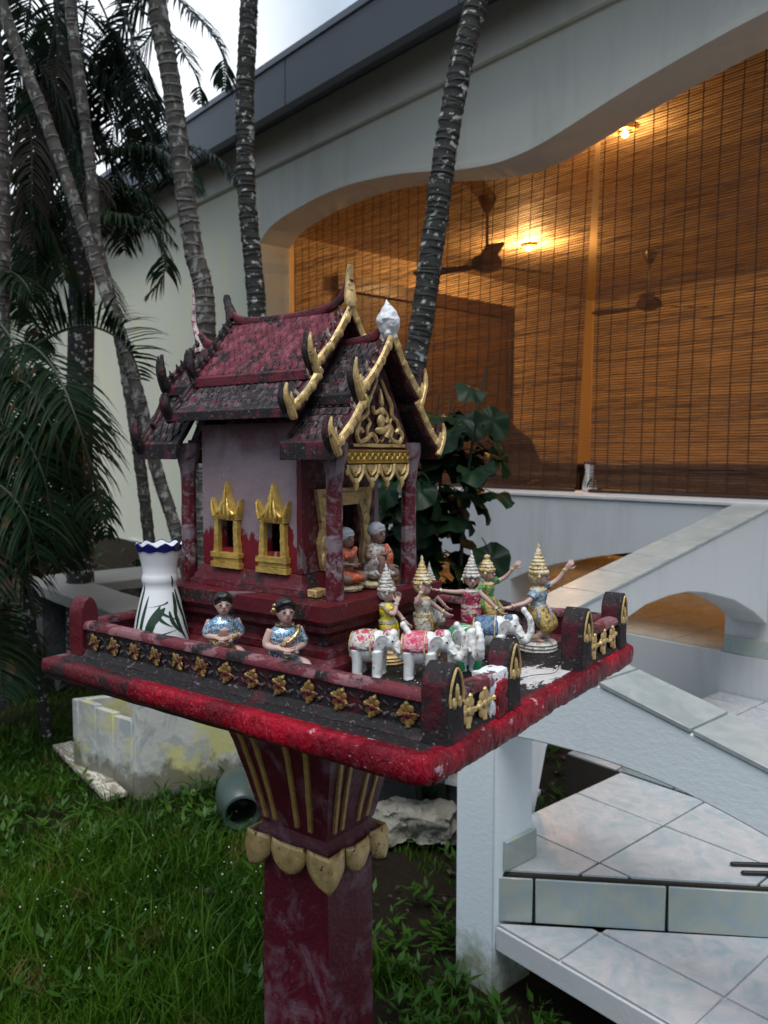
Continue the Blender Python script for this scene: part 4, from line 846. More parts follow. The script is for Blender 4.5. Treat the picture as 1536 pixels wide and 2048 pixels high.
# backdrop of trees far behind, left of the house, and clump behind the palms
for (x, y, z, r, lb) in ((-7.5, 15, 3.2, 2.6, 'dark broadleaf tree far behind the palms at the left edge'), (-10.5, 13, 3.0, 2.8, 'second dark tree beyond the garden left of the house'), (-5.2, 11.8, 0, 0, '')):
    if not r: continue
    t = empty('broadleaf_tree', (x, y, 0), 0, lb, 'tree', 'trees beyond the garden'); rn = random.Random(int(x*9))
    obj('trunk', MB().tube([(0, 0, -.2), (.1, 0, z*.5), (0, .1, z)], [.2, .16, .1], 10), M['bark_dark'], t)
    for k in range(5): a = k*1.25; obj('limb', MB().tube([(0, .05, z*.6), (math.cos(a)*r*.4, math.sin(a)*r*.4, z), (math.cos(a)*r*.7, math.sin(a)*r*.7, z*1.3)], [.08, .05, .02], 6), M['bark_dark'], t)
    cr_ = MB(); cl = [Vector((rn.gauss(0, r*.42), rn.gauss(0, r*.42), z*1.05+rn.gauss(0, r*.34))) for _ in range(46)]
    for k in range(9000):
        c = rn.choice(cl)+Vector((rn.gauss(0, .3), rn.gauss(0, .3), rn.gauss(0, .24))); a = rn.uniform(0, 6.28); e = rn.uniform(-.6, .9); l = rn.uniform(.09, .17)
        d_ = Vector((math.cos(a)*math.cos(e), math.sin(a)*math.cos(e), math.sin(e))); s_ = d_.cross(Vector((rn.uniform(-1, 1), rn.uniform(-1, 1), 1))).normalized()*l*.3
        cr_.add([c, c+d_*l*.5+s_, c+d_*l, c+d_*l*.5-s_], [(0, 1, 2, 3)])
    obj('crown', cr_, M['frond'], t, smooth=False, kind='stuff')

# ---------------------------------------------------------------- grass
def blades(n, seed, hmin, hmax, wmin, wmax, region, dens, lean=.6, mat='grass', name='grass', label='', segs=2):
    rg = np.random.RandomState(seed); V, Fc = [], []; k = 0; cnt = 0
    while cnt < n:
        x = rg.uniform(region[0], region[1]); y = rg.uniform(region[2], region[3])
        if abs(x)/y > .62 and y > 1.8: continue
        dn = dens(x, y)
        if dn <= 0 or rg.rand() > dn: continue
        cnt += 1; u = x*Ud.x+y*Ud.y; h = rg.uniform(hmin, hmax)*(.6+.6*dn); w = rg.uniform(wmin, wmax); a = rg.uniform(0, 6.283); b = rg.uniform(0, 6.283); le = rg.uniform(.15, lean)*h
        z = gh(x, y)-.012; cx, cy = math.cos(b)*w, math.sin(b)*w; dx, dy = math.cos(a)*le, math.sin(a)*le
        V += [(x-cx, y-cy, z), (x+cx, y+cy, z), (x-cx*.9+dx*.3, y-cy*.9+dy*.3, z+h*.55), (x+cx*.9+dx*.3, y+cy*.9+dy*.3, z+h*.55), (x+dx, y+dy, z+h*(1-.25*le/h))]
        Fc += [(k, k+1, k+3, k+2), (k+2, k+3, k+4)]; k += 5
    m = MB(); m.v = V; m.f = Fc
    me = bpy.data.meshes.new(name); me.from_pydata(V, [], Fc); me.materials.append(M[mat]); me.shade_smooth()
    return tag(obj(name, me, None), label, kind='stuff')
def blocked(x, y):
    u = x*Ud.x+y*Ud.y; v = x*Vd.x+y*Vd.y
    if u < 1.62 and v > 1.75: return True
    if 1.4 < u < 1.6 and 1.64 < v < 1.85: return True
    # planter and strip footprint
    q = Vector((x+1.11, y-3.54)); A1 = math.atan2(.18, .42); f_ = q.x*math.cos(A1)+q.y*math.sin(A1); g_ = q.x*math.cos(math.atan2(.27, -.37))+q.y*math.sin(math.atan2(.27, -.37))
    den = math.sin(math.atan2(.27, -.37)-A1); qa = (f_-g_*math.cos(math.atan2(.27, -.37)-A1))/den**2; qb = (g_-f_*math.cos(math.atan2(.27, -.37)-A1))/den**2
    if -.02 < qa < .64 and -.02 < qb < .54: return True
    sx, sy = x+1.17, y-3.52; A2 = math.atan2(.64, -.5); l1 = sx*math.cos(A2)+sy*math.sin(A2); l2 = -sx*math.sin(A2)+sy*math.cos(A2)
    if -.02 < l1 < .84 and -.02 < l2 < .10: return True
    return False
def gd(x, y):
    if blocked(x, y): return 0
    u = x*Ud.x+y*Ud.y; v = x*Vd.x+y*Vd.y; nn = noise.noise(Vector((x*1.7, y*1.7, 0)))*.5+.5*noise.noise(Vector((x*5, y*5, 2)))
    d_ = .78+nn*.8
    if x > -.15: d_ = .28+nn*1.0-.4*smst(1.5, 1.75, v)
    if y > 3.3 and x > -1.2: d_ *= .35
    if x < -1.3 and y > 3.7: d_ *= .55
    if y > 4.4: d_ *= .3
    bare = math.exp(-(((x+1.45)/.28)**2+((y-3.35)/.22)**2)); d_ *= 1-.75*bare
    return max(0, min(1, d_))
blades(80000, 3, .025, .07, .0016, .0032, (-3.0, 1.5, 1.7, 5.2), gd, .8, 'grass', 'grass', 'short unmown green grass over the garden')
blades(4200, 5, .08, .17, .002, .004, (-3.0, .9, 1.7, 4.6), lambda x, y: gd(x, y)*(1 if noise.noise(Vector((x*2.6, y*2.6, 7))) > -.02 else .08), .9, 'grass', 'tall_grass', 'longer arching grass blades standing over the lawn')
# broad-leaved weeds, tiny flowers, fallen leaves
wm = MB(); rg = random.Random(8); cnt = 0
while cnt < 900:
    x, y = rg.uniform(-2.6, 1.0), rg.uniform(1.75, 4.3)
    if blocked(x, y) or abs(x)/y > .62 or (noise.noise(Vector((x*2, y*2, 4))) < .0 and rg.random() < .8): continue
    cnt += 1; z = gh(x, y)
    for k in range(rg.randint(3, 7)):
        a = rg.uniform(0, 6.28); e = rg.uniform(.1, .8); l = rg.uniform(.03, .065); w = l*.16; d_ = Vector((math.cos(a)*math.cos(e), math.sin(a)*math.cos(e), math.sin(e))); s_ = d_.cross(Vector((0, 0, 1))).normalized()*w
        b0 = Vector((x, y, z+rg.uniform(.0, .06)))
        wm.add([b0, b0+d_*l*.45+s_, b0+d_*l, b0+d_*l*.45-s_], [(0, 1, 2, 3)])
tag(obj('broad_weeds', wm, M['weed'], smooth=False), 'broad-leaved weeds scattered through the grass', kind='stuff')
fm = MB(); cnt = 0
while cnt < 120:
    x, y = rg.gauss(-.75, .42), rg.gauss(2.75, .42)
    if blocked(x, y) or y < 1.8 or abs(x)/y > .6: continue
    cnt += 1; z = gh(x, y)+rg.uniform(.04, .08); fm.ell((x, y, z), rg.uniform(.0013, .0030), 6, 4)
tag(obj('tiny_flowers', fm, M['petal']), 'tiny white grass flowers dotted over the lawn', kind='stuff')
lm = MB()
for k in range(500):
    x, y = rg.uniform(-2.4, 1.6), rg.uniform(1.8, 4.6)
    if blocked(x, y) and y < 2.8: continue
    z = gh(x, y)+.012; a = rg.uniform(0, 6.28); l = rg.uniform(.015, .05); T = Matrix.Translation((x, y, z)) @ Matrix.Rotation(a, 4, 'Z') @ Matrix.Rotation(rg.uniform(-.5, .5), 4, 'X')
    lm.add([T @ Vector(p) for p in ((0, 0, 0), (l*.5, l*.25, .004), (l, 0, .0), (l*.5, -l*.25, .004))], [(0, 1, 2, 3)])
tag(obj('fallen_leaves', lm, M['frond_dry'], smooth=False), 'dry fallen leaf scraps on the soil', kind='stuff')
# ================================================================== SHRINE TABLE (pillar, platform, rail)
st = empty('shrine_table', (SHC.x, SHC.y, 0), SA, 'old maroon shrine pillar and square table with crimson painted edge and low gold-flowered rail', 'shrine table')
ZT = 1.2
PC = (-.077, -.004)                       # pillar axis
def pr4(ws, wr): wr *= .90; ws *= .96; return (PC[0]-ws, PC[0]+ws, PC[1]-wr, PC[1]+wr)
m = MB().frus(pr4(.088, .079), pr4(.081, .072), -.05, ZT-.40); obj('pillar_shaft', m, M['pillar_paint'], st, rough=(.0018, 16, .03), bevel=.004)
# chamfered corner stile
m = MB().frus(pr4(.086, .077), pr4(.094, .085), ZT-.399, ZT-.372).frus(pr4(.094, .085), pr4(.094, .085), ZT-.372, ZT-.355).frus(pr4(.094, .085), pr4(.080, .072), ZT-.355, ZT-.325); obj('collar', m, M['pillar_paint'], st, rough=(.0015, 20, .02), bevel=.003)
prof = [(.0, .084), (.04, .092), (.09, .104), (.15, .121), (.21, .141), (.255, .158)]
m = MB()
for (a, wa), (b, wb) in zip(prof, prof[1:]): m.frus(pr4(wa, wa-.008), pr4(wb, wb-.008), ZT-.325+a, ZT-.325+b)
m.frus(pr4(.158, .150), pr4(.215, .205), ZT-.07, ZT-.046)
obj('capital', m, M['pillar_paint'], st, rough=(.0015, 14, .03))
def capw(z): return float(np.interp(z, [p[0] for p in prof], [p[1] for p in prof]))
# raised fillets (mustard stripes) on each face of the capital
for face in range(4):
    for fx in (-.74, -.46, .18, .56):
        m = MB(); n_ = 8; w = .0085
        L_, Rr, L2, R2 = [], [], [], []
        for i in range(n_+1):
            z = .012+(.235-.012)*i/n_; cw = capw(z); k = (.75+.25*i/n_); a0, a1 = fx*cw-w*k*.8, fx*cw+w*k*.8; pr = cw+.0045
            for lst, a, pp in ((L_, a0, cw-.004), (Rr, a1, cw-.004), (L2, a0+.001, pr), (R2, a1-.001, pr)):
                pz = ZT-.325+z
                if face == 0: q = (PC[0]+a*.96, PC[1]-(pp-.008)*.90-.0006, pz)
                elif face == 1: q = (PC[0]+pp*.96+.0004, PC[1]+a*.90*(cw-.008)/cw, pz)
                elif face == 2: q = (PC[0]-a*.96, PC[1]+(pp-.008)*.90+.0006, pz)
                else: q = (PC[0]-pp*.96-.0004, PC[1]-a*.90*(cw-.008)/cw, pz)
                lst.append(q)
        k = n_+1; vs = L_+L2+R2+Rr; fs = []
        for i in range(n_):
            for c in range(3): fs.append((c*k+i, (c+1)*k+i, (c+1)*k+i+1, c*k+i+1))
        fs += [(0, k, 2*k, 3*k), (n_, 3*k+n_, 2*k+n_, k+n_)]
        m.add(vs, fs); obj('mustard_stripe', m, M['mustard'], st, rough=(.0008, 50, .02))
# lotus petals hanging round the collar: corners and middles
def petal(parent, corner, c0, c1, z1, z0, out=.006):
    """a shield-shaped petal between two points on the collar (bent round a corner if given)"""
    m = MB(); N = 10; K = 8; vs = []
    a, b = Vector(c0), Vector(c1); mid = Vector(corner) if corner else (a+b)/2; ctr = Vector((PC[0], PC[1]))
    for j in range(K+1):
        q = j/K; wq = (1-q**3.3)**.62*(1.0+.06*math.sin(q*3.1)) if q < 1 else .03; wq = max(.03, wq)
        for i in range(N+1):
            s_ = (i/N*2-1)*wq
            p = mid.lerp(b, s_) if s_ >= 0 else mid.lerp(a, -s_)
            d_ = (p-ctr).normalized(); bulge = out*(1-(i/N*2-1)**4)*(math.sin(math.pi*(q*.82+.12))**.6)+.002
            vs.append((p.x+d_.x*bulge, p.y+d_.y*bulge, z1+(z0-z1)*q))
    fs = [(j*(N+1)+i, j*(N+1)+i+1, (j+1)*(N+1)+i+1, (j+1)*(N+1)+i) for j in range(K) for i in range(N)]
    m.add(vs, fs); o = obj('lotus_petal', m, M['gold_old'], parent, ang=180, rough=(.001, 60, .02)); sd = o.modifiers.new('solid', 'SOLIDIFY'); sd.thickness = .005; sd.offset = 0
ws, wr = .095, .086; X0, X1, Y0, Y1 = pr4(ws, wr)
for (cx, cy, ax, ay) in ((X0, Y0, 1, 1), (X1, Y0, -1, 1), (X1, Y1, -1, -1), (X0, Y1, 1, -1)):
    petal(st, (cx, cy), (cx, cy+ay*.040), (cx+ax*.047, cy), ZT-.342, ZT-.408, .010) if ax*ay > 0 else petal(st, (cx, cy), (cx+ax*.047, cy), (cx, cy+ay*.040), ZT-.342, ZT-.408, .010)
petal(st, None, (X0+.053, Y0), (X1-.053, Y0), ZT-.342, ZT-.398, .010); petal(st, None, (X1-.053, Y1), (X0+.053, Y1), ZT-.345, ZT-.398, .010)
petal(st, None, (X1, Y0+.046), (X1, Y1-.046), ZT-.345, ZT-.398, .010); petal(st, None, (X0, Y1-.046), (X0, Y0+.046), ZT-.345, ZT-.398, .010)
# platform: stepped underside, slab, lumpy painted edge
S0, S1, R0, R1 = -.395, .392, -.352, .348
m = MB().frus((S0+.10, S1-.06, R0+.05, R1-.05), (S0+.06, S1-.03, R0+.03, R1-.03), ZT-.060, ZT-.038); obj('table_underside', m, M['maroon_deep'], st, bevel=.003, rough=(.0012, 20, .05))
m = MB().box(S0+.006, S1-.012, R0+.012, R1-.012, ZT-.037, ZT); obj('table_slab', m, M['deck'], st, bevel=.004, rough=(.0022, 22, .012))
def edge_strip(pts, zs, mat, amp0, name, prof_, n_=140, close=False):
    m = MB(); P_ = [Vector(p) for p in pts]; L = [0]
    for i in range(1, len(P_)): L.append(L[-1]+(P_[i]-P_[i-1]).length)
    K = len(prof_); vs = []
    for i in range(n_+1):
        d_ = L[-1]*i/n_; j = max(1, min(len(P_)-1, next((k for k in range(len(P_)) if L[k] >= d_-1e-9), len(P_)-1))); w = (d_-L[j-1])/max(1e-9, L[j]-L[j-1])
        p = P_[j-1].lerp(P_[j], w); t = (P_[j]-P_[j-1]).normalized()
        if 0 < j < len(P_)-1 and w > .97 or (j > 1 and w < .03): t = ((P_[min(j+1, len(P_)-1)]-P_[j-1]).normalized()+t).normalized() if w > .5 else t
        nn = Vector((t.y, -t.x))
        amp = amp0*(.12+.88*smst(-.22, -.10, p.x)) if amp0 > .003 else amp0
        for (o_, z) in prof_:
            q = Vector((p.x, p.y, 0))+Vector((nn.x, nn.y, 0))*o_; q.z = ZT+z*(.62+.24*smst(-.40, .36, p.x))
            ns = noise.noise(q*22)*.55+noise.noise(q*60)*.5+noise.noise(q*150)*.35+noise.noise(q*320)*.2
            q += Vector((nn.x*.9, nn.y*.9, .6 if z > -.01 else -.4))*amp*ns; vs.append(q)
    fs = [(i*K+k, i*K+k+1, (i+1)*K+k+1, (i+1)*K+k) for i in range(n_) for k in range(K-1)]
    m.add(vs, fs+[tuple(range(K)), tuple(range(n_*K, n_*K+K))[::-1]]); return obj(name, m, mat, st, ang=60)
lump = [(-.030, -.040), (-.008, -.042), (.000, -.040), (.004, -.033), (.005, -.022), (.0048, -.010), (.003, -.002), (-.002, .0022), (-.010, .0022), (-.020, .0003)]
thin = [(-.020, -.040), (.0, -.042), (.007, -.036), (.008, -.024), (.008, -.012), (.006, -.003), (.0, .0025), (-.008, .0025)]
sx = -.165
edge_strip([(S0, R0, ), (S1-.02, R0), (S1-.006, R0+.006), (S1, R0+.02), (S1, R1-.012), (S1-.012, R1)], None, M['crimson'], .0034, 'painted_edge', lump, 760)
flat = [(-.045, -.042), (-.030, -.041), (-.026, -.033), (-.012, -.032), (-.008, -.024), (.003, -.022), (.006, -.012), (.006, -.001), (.002, .001), (-.02, .0012)]
edge_strip([(S0, R1), (S0, R0+.001)], None, M['edge_old'], .0006, 'old_edge', flat, 120)
edge_strip([(S1-.012, R1+.001), (S0, R1)], None, M['edge_old'], .0008, 'old_edge', flat, 120)
# white filler smears
def smear(parent, c, sx_, sy_, z, seed, mat='filler', h=.003):
    m = MB(); N, K = 72, 5; vs = [(c[0], c[1], z+h)]
    for k in range(1, K+1):
        for i in range(N):
            a = 6.283*i/N; r = k/K*(1+.55*noise.noise(Vector((math.cos(a)*1.6, math.sin(a)*1.6, seed)))+.45*noise.noise(Vector((math.cos(a)*5, math.sin(a)*5, seed)))+.5*noise.noise(Vector((math.cos(a)*14, math.sin(a)*14, seed))))
            x, y = c[0]+sx_*r*math.cos(a), c[1]+sy_*r*math.sin(a); vs.append((x, y, z+h*(1-(k/K)**2)*(1+noise.noise(Vector((x*90, y*90, 0)))*1.2)-(.001 if k == K else 0)))
    fs = [(0, 1+i, 1+(i+1) % N) for i in range(N)]+[(1+(k-1)*N+i, 1+k*N+i, 1+k*N+(i+1) % N, 1+(k-1)*N+(i+1) % N) for k in range(1, K) for i in range(N)]
    m.add(vs, fs); return obj('filler_smear', m, M[mat], parent, ang=180)
# posts
RL, RRt, SF, SB = -.288, .300, .372, -.372
def post_shape(w, h=.100): return [(-w, 0), (w, 0), (w, h*.62), (w*.93, h*.78), (w*.6, h*.93), (w*.2, h), (-w*.2, h), (-w*.6, h*.93), (-w*.93, h*.78), (-w, h*.62)]
def post(s, r, ds=.021, wr=.021, h=.100, seed=0, mat='maroon_black', face=1):
    t = obj('rail_post', MB().prism(post_shape(wr, h), 'x', -ds, ds), M[mat], st, bevel=.003, rough=(.0014, 30, .015), loc=(s, r, ZT-.001))
    # raised gold arch and bud on the face
    x = face*(ds+.0008); g_ = MB(); w = wr*.72
    g_.tube(smooth_pts([(x, -w, h*.50), (x, -w*1.0, h*.66), (x, -w*.6, h*.84), (x, 0, h*.95), (x, w*.6, h*.84), (x, w, h*.66), (x, w, h*.50)], 4), .0020, 6)
    g_.ell((x, -w*.42, h*.53), (.0028, .0048, .0075)).ell((x, w*.42, h*.53), (.0028, .0048, .0075)).ell((x, 0, h*.66), (.003, .0035, .011))
    obj('gold_arch', g_, M['gold_old'], t, rough=(.0008, 80, .02)); return t
posts = [(SF, RL, .019, .021, .100), (SF, -.128, .017, .019, .098), (SF, .128, .019, .021, .102), (SF, RRt, .018, .018, .103)]
for i, (a, b, c, d_, h) in enumerate(posts): post(a, b, c, d_, h, i)
post(SB, RL, .018, .018, .103, 5, 'maroon', -1); post(SB, RRt, .018, .018, .103, 6, 'maroon', -1)
# rail walls: base ledge, panel, half-round weathered cap
def rail(p0, p1, name='rail', back=False):
    a, b = Vector(p0), Vector(p1); t = (b-a).normalized(); n_ = Vector((t.y, -t.x)); L = (b-a).length; ang = math.atan2(t.y, t.x)
    o = empty('rail_wall', (a.x, a.y, ZT), ang); o.parent = st
    obj('panel', MB().box(0, L, -.008, .008, .008, .046), M['maroon_black'] if not back else M['maroon'], o, rough=(.0008, 30, .03))
    obj('foot', MB().prism([(-.016, 0), (.016, 0), (.013, .006), (.009, .012), (-.009, .012), (-.013, .006)], 'x', 0, L), M['maroon_black'] if not back else M['maroon'], o, rough=(.0010, 40, .02))
    obj('cap', MB().prism([(-.009, .045), (.009, .045), (.0135, .048), (.0140, .053), (.011, .0585), (.004, .0605), (-.004, .0605), (-.011, .0585), (-.0140, .053), (-.0135, .048)], 'x', 0, L), M['rail_cap'], o, rough=(.0011, 40, .015)); return o
rL = rail((SB+.018, RL), (SF-.018, RL)); rA = rail((SF, RL+.021), (SF, -.147)); rC = rail((SF, .149), (SF, RRt-.018)); rR = rail((SF-.018, RRt), (SB+.018, RRt), back=True); rB = rail((SB, RRt-.018), (SB, RL+.018), back=True)
# gold rosettes with crossed leaves between them
def rosette(seed, k=1.):
    rn = random.Random(seed); m = MB()
    for i in range(6): a = i*math.pi/3+rn.uniform(-.1, .1); m.ell((math.cos(a)*.0082*k, -.0020, math.sin(a)*.0098*k), (.0058*k, .0030, .0058*k), 8, 5)
    for i in range(4): a = i*math.pi/2+.1; m.tube([(math.cos(a)*.004*k, -.002, math.sin(a)*.004*k), (math.cos(a)*.013*k, -.003, math.sin(a)*.016*k), (math.cos(a)*.016*k, -.001, math.sin(a)*.020*k)], [.003*k, .0034*k, .0008], 6)
    m.ell((0, -.004, 0), (.0050*k, .0036, .0050*k), 8, 5); return m
rms = [mesh_of(rosette(s_), 'rosette', M['gold_rosette'], rough=(.0007, 120, .01)) for s_ in (1, 2, 3)]
rmf = [mesh_of(rosette(s_, 1.15), 'rosette', M['gold_old'], rough=(.0007, 120, .01)) for s_ in (4, 5)]
lvm = MB()
for a in (.7, -.7, 2.44, -2.44): lvm.tube([(math.cos(a)*.004, .001, math.sin(a)*.006), (math.cos(a)*.012, 0, math.sin(a)*.012), (math.cos(a)*.020, .002, math.sin(a)*.020)], [.001, .0028, .0006], 5)
lvme = mesh_of(lvm, 'leaf_relief', M['maroon_black'])
Lr = SF-SB-.036
for i in range(13):
    x = Lr*(i+.5)/13; inst('rosette', rms[i % 3], rL, (x, .0085*-1-.0005, .0270), (0, random.uniform(-.6, .6), 0), (random.uniform(.95, 1.15), .75, random.uniform(.8, .95)))
    if i: inst('leaf_relief', lvme, rL, (Lr*i/13, -.009, .0285))
for rr_, L_, n_ in ((rA, .120, 3), (rC, .133, 3)):
    for i in range(n_): inst('rosette', rmf[i % 2], rr_, (L_*(i+.5)/n_, -.0095, .029), (0, random.uniform(-.3, .3), 0), (1.05, 1, 1.1))
# white filler and fresh crimson slapped over the inner end of the front-left rail
m = MB().box(.076, .120, -.0135, .0145, .004, .0625); obj('filler_patch', m, M['filler'], rA, rough=(.0042, 55, .008))
m = MB().box(.088, .112, -.019, -.0125, .0, .050); obj('crimson_patch', m, M['crimson'], rA, rough=(.003, 60, .006))

# ================================================================== SPIRIT HOUSE
sh = empty('spirit_house', SW(0, 0, 0), SA, 'weathered maroon model temple with gold windows and tiered tiled roof on the shrine table', 'spirit house')
def rb(x): return (-.335+x, .085-x, -.164+x, .164-x)
m = MB().frus(rb(.0), rb(.0), .0, .016).frus(rb(.002), rb(.010), .0165, .026).frus(rb(.012), rb(.012), .0265, .036).frus(rb(.016), rb(.024), .0365, .044).frus(rb(.024), rb(.024), .0445, .058).frus(rb(.022), rb(.012), .0585, .068).frus(rb(.010), rb(.010), .0685, .078).frus(rb(.008), rb(.002), .0785, .088)
obj('plinth', m, M['maroon_plinth'], sh, rough=(.0016, 30, .02))
m = MB().box(-.337, .087, -.166, .166, .0885, .114); obj('plinth_top', m, M['maroon_plinth'], sh, bevel=.004, rough=(.0014, 24, .02))
# body with real openings
WB = (-.262, -.018, -.108, .108); Zb, Zt = .150, .405
m = MB().frus((WB[0]-.016, WB[1]+.016, WB[2]-.018, WB[3]+.018), (WB[0]-.014, WB[1]+.014, WB[2]-.016, WB[3]+.016), .1145, .124).frus((WB[0]-.012, WB[1]+.012, WB[2]-.014, WB[3]+.014), (WB[0]-.002, WB[1]+.002, WB[2]-.003, WB[3]+.003), .1245, .149)
obj('base_moulding', m, M['maroon_plinth'], sh, rough=(.001, 30, .02))
def wall_open(name, along, fixed0, fixed1, a0, a1, z0, z1, holes, mat):
    m = MB(); cur = a0
    def bx(a, b, c, d_):
        if along == 's': m.box(a, b, fixed0, fixed1, c, d_)
        else: m.box(fixed0, fixed1, a, b, c, d_)
    for (h0, h1, hz0, hz1) in holes:
        bx(cur, h0, z0, z1); bx(h0, h1, z0, hz0); bx(h0, h1, hz1, z1); cur = h1
    bx(cur, a1, z0, z1); bm_ = obj(name, m, mat, sh); return bm_
wins = [(-.192, .0), (-.078, .0)]
hw = .0195; hz = (.183, .232)
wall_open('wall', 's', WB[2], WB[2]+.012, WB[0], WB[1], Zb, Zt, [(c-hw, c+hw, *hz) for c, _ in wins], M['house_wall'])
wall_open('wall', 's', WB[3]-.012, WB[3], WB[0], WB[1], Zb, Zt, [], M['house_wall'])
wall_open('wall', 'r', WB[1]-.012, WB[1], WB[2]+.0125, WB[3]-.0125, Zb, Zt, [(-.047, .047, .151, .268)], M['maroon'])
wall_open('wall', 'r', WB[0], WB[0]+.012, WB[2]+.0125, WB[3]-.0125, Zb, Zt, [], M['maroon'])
obj('inner_floor', MB().box(WB[0]+.012, WB[1]-.012, WB[2]+.0125, WB[3]-.0125, .1495, .153), M['maroon_deep'], sh)
obj('corner_stile', MB().box(-.026, -.014, -.112, -.094, .150, .40), M['maroon'], sh, bevel=.001, rough=(.0006, 60, .02))
# gold windows, flame-shaped crown
def window(c, side):
    y = side*.1085
    T = Matrix.Translation((c, y, 0)) @ (Matrix.Identity(4) if side < 0 else Matrix.Rotation(math.pi, 4, 'Z'))
    w = empty('window', (0, 0, 0)); w.parent = sh
    fr_ = MB()
    for sx_ in (-1, 1): fr_.prism([(sx_*.0195, .176), (sx_*.0320, .176), (sx_*.0300, .200), (sx_*.0290, .232), (sx_*.0195, .234)], 'y', -.0095, 0, T)
    fr_.box(-.036, .036, -.013, 0, .148, .158, T).box(-.033, .033, -.010, 0, .1585, .166, T).box(-.036, .036, -.013, 0, .1665, .1755, T)
    fr_.prism([(-.031, .2345), (.031, .2345), (.036, .250), (.038, .272), (.030, .262), (.024, .252), (.015, .268), (.008, .284), (.001, .304), (-.004, .288), (-.012, .270), (-.023, .252), (-.030, .264), (-.037, .274), (-.036, .250)], 'y', -.0085, 0, T)
    obj('frame', fr_, M['gold_bright'], w, bevel=.0022, rough=(.0009, 70, .006))
    rl = MB()
    for k in range(5):
        a_ = (-.016, -.008, 0, .009, .017)[k]; zt_ = (.258, .276, .298, .273, .256)[k]
        rl.tube(smooth_pts([T @ Vector((a_*1.1, -.0085, .237)), T @ Vector((a_*1.25, -.0118, .245)), T @ Vector((a_*.75, -.0112, (.24+zt_)/2+.004)), T @ Vector((a_*.35, -.0085, zt_))], 3), [.003, .0034, .0036, .0036, .0034, .003, .0026, .002, .0014, .0008], 6)
    for sx_ in (-1, 1): rl.tube([T @ Vector((sx_*.030, -.010, .240)), T @ Vector((sx_*.033, -.0115, .254)), T @ Vector((sx_*.0365, -.0095, .270))], [.0035, .0026, .0008], 5)
    obj('flame_relief', rl, M['gold_bright'], w, rough=(.0006, 90, .01))
for c, _ in wins: window(c, -1); window(c, 1)
# doorway frame with curled cusps
dfm = MB()
for sy in (-1, 1):
    dfm.prism([(sy*.047, .151), (sy*.060, .151), (sy*.066, .165), (sy*.072, .20), (sy*.064, .225), (sy*.070, .25), (sy*.078, .292), (sy*.047, .292), (sy*.040, .262), (sy*.050, .235), (sy*.052, .2), (sy*.046, .17)], 'x', -.0175, -.009)
    for z in (.17, .2, .235, .27): dfm.ell((-.009, sy*.060, z), (.004, .008, .013), 8, 6)
dfm.box(-.0175, -.010, -.0465, .0465, .262, .292).box(-.010, -.007, -.06, .06, .270, .284)
obj('door_frame', dfm, M['gold_old'], sh, rough=(.0012, 60, .008))
for sy in (-1, 1): obj('door_foot', MB().box(.002, .022, sy*.105-.014, sy*.105+.014, .1145, .128), M['gold_old'], sh, bevel=.002, rough=(.001, 60, .01))
# columns
for (s, r_, nm) in ((.052, -.107, 0), (.052, .107, 0), (-.302, -.107, 1), (-.302, .107, 1)):
    m = MB().lathe([(.0150, .1145), (.0155, .13), (.0140, .20), (.0138, .300), (.0150, .320), (.019, .338), (.022, .352), (.023, .372)], 9)
    obj('column', m, M['maroon_col'] if r_ < 0 or s > 0 else M['maroon'], sh, rough=(.0007, 40, .02), loc=(s, r_, 0), ang=30)
# lintels and hanging gold fringe
for s, f in ((.052, 1), (-.302, -1)):
    obj('lintel', MB().box(s-.010, s+.010, -.093, .093, .334, .362), M['maroon'], sh, bevel=.001, rough=(.0006, 50, .03))
    if f < 0: continue
    x = s+.0115
    g_ = MB().box(x-.001, x+.003, -.088, .088, .3365, .339).box(x-.001, x+.003, -.088, .088, .3565, .359)
    for k in range(11): y = -.080+k*.016; g_.tube([(x+.001, y+.006*math.cos(a_), .3478+.006*math.sin(a_)) for a_ in np.linspace(0, 6.283, 9)], .0016, 4); g_.ell((x+.001, y, .3478), (.0015, .0025, .0025), 6, 4)
    g_.box(x-.001, x+.0005, -.088, .088, .339, .3565); obj('gold_frieze', g_, M['gold'], sh)
    g_ = MB()
    for k in range(4):
        y = -.066+k*.044
        for sy in (-1, 1):
            g_.tube(smooth_pts([(x, y+sy*.021, .334), (x+.001, y+sy*.017, .320), (x+.001, y+sy*.009, .310), (x, y, .303)], 3), [.0034]*10, 5)
            g_.tube(smooth_pts([(x, y+sy*.012, .333), (x+.001, y+sy*.009, .324), (x, y, .316)], 3), [.0026]*7, 5)
        g_.tube([(x, y, .312), (x+.001, y, .300), (x, y-.0005, .290)], [.0045, .0055, .001], 6); g_.ell((x, y-.022, .322), (.003, .005, .006), 7, 5)
    g_.box(x-.002, x, -.088, .088, .322, .334)
    obj('gold_fringe', g_, M['gold_old'], sh, rough=(.0008, 70, .02))
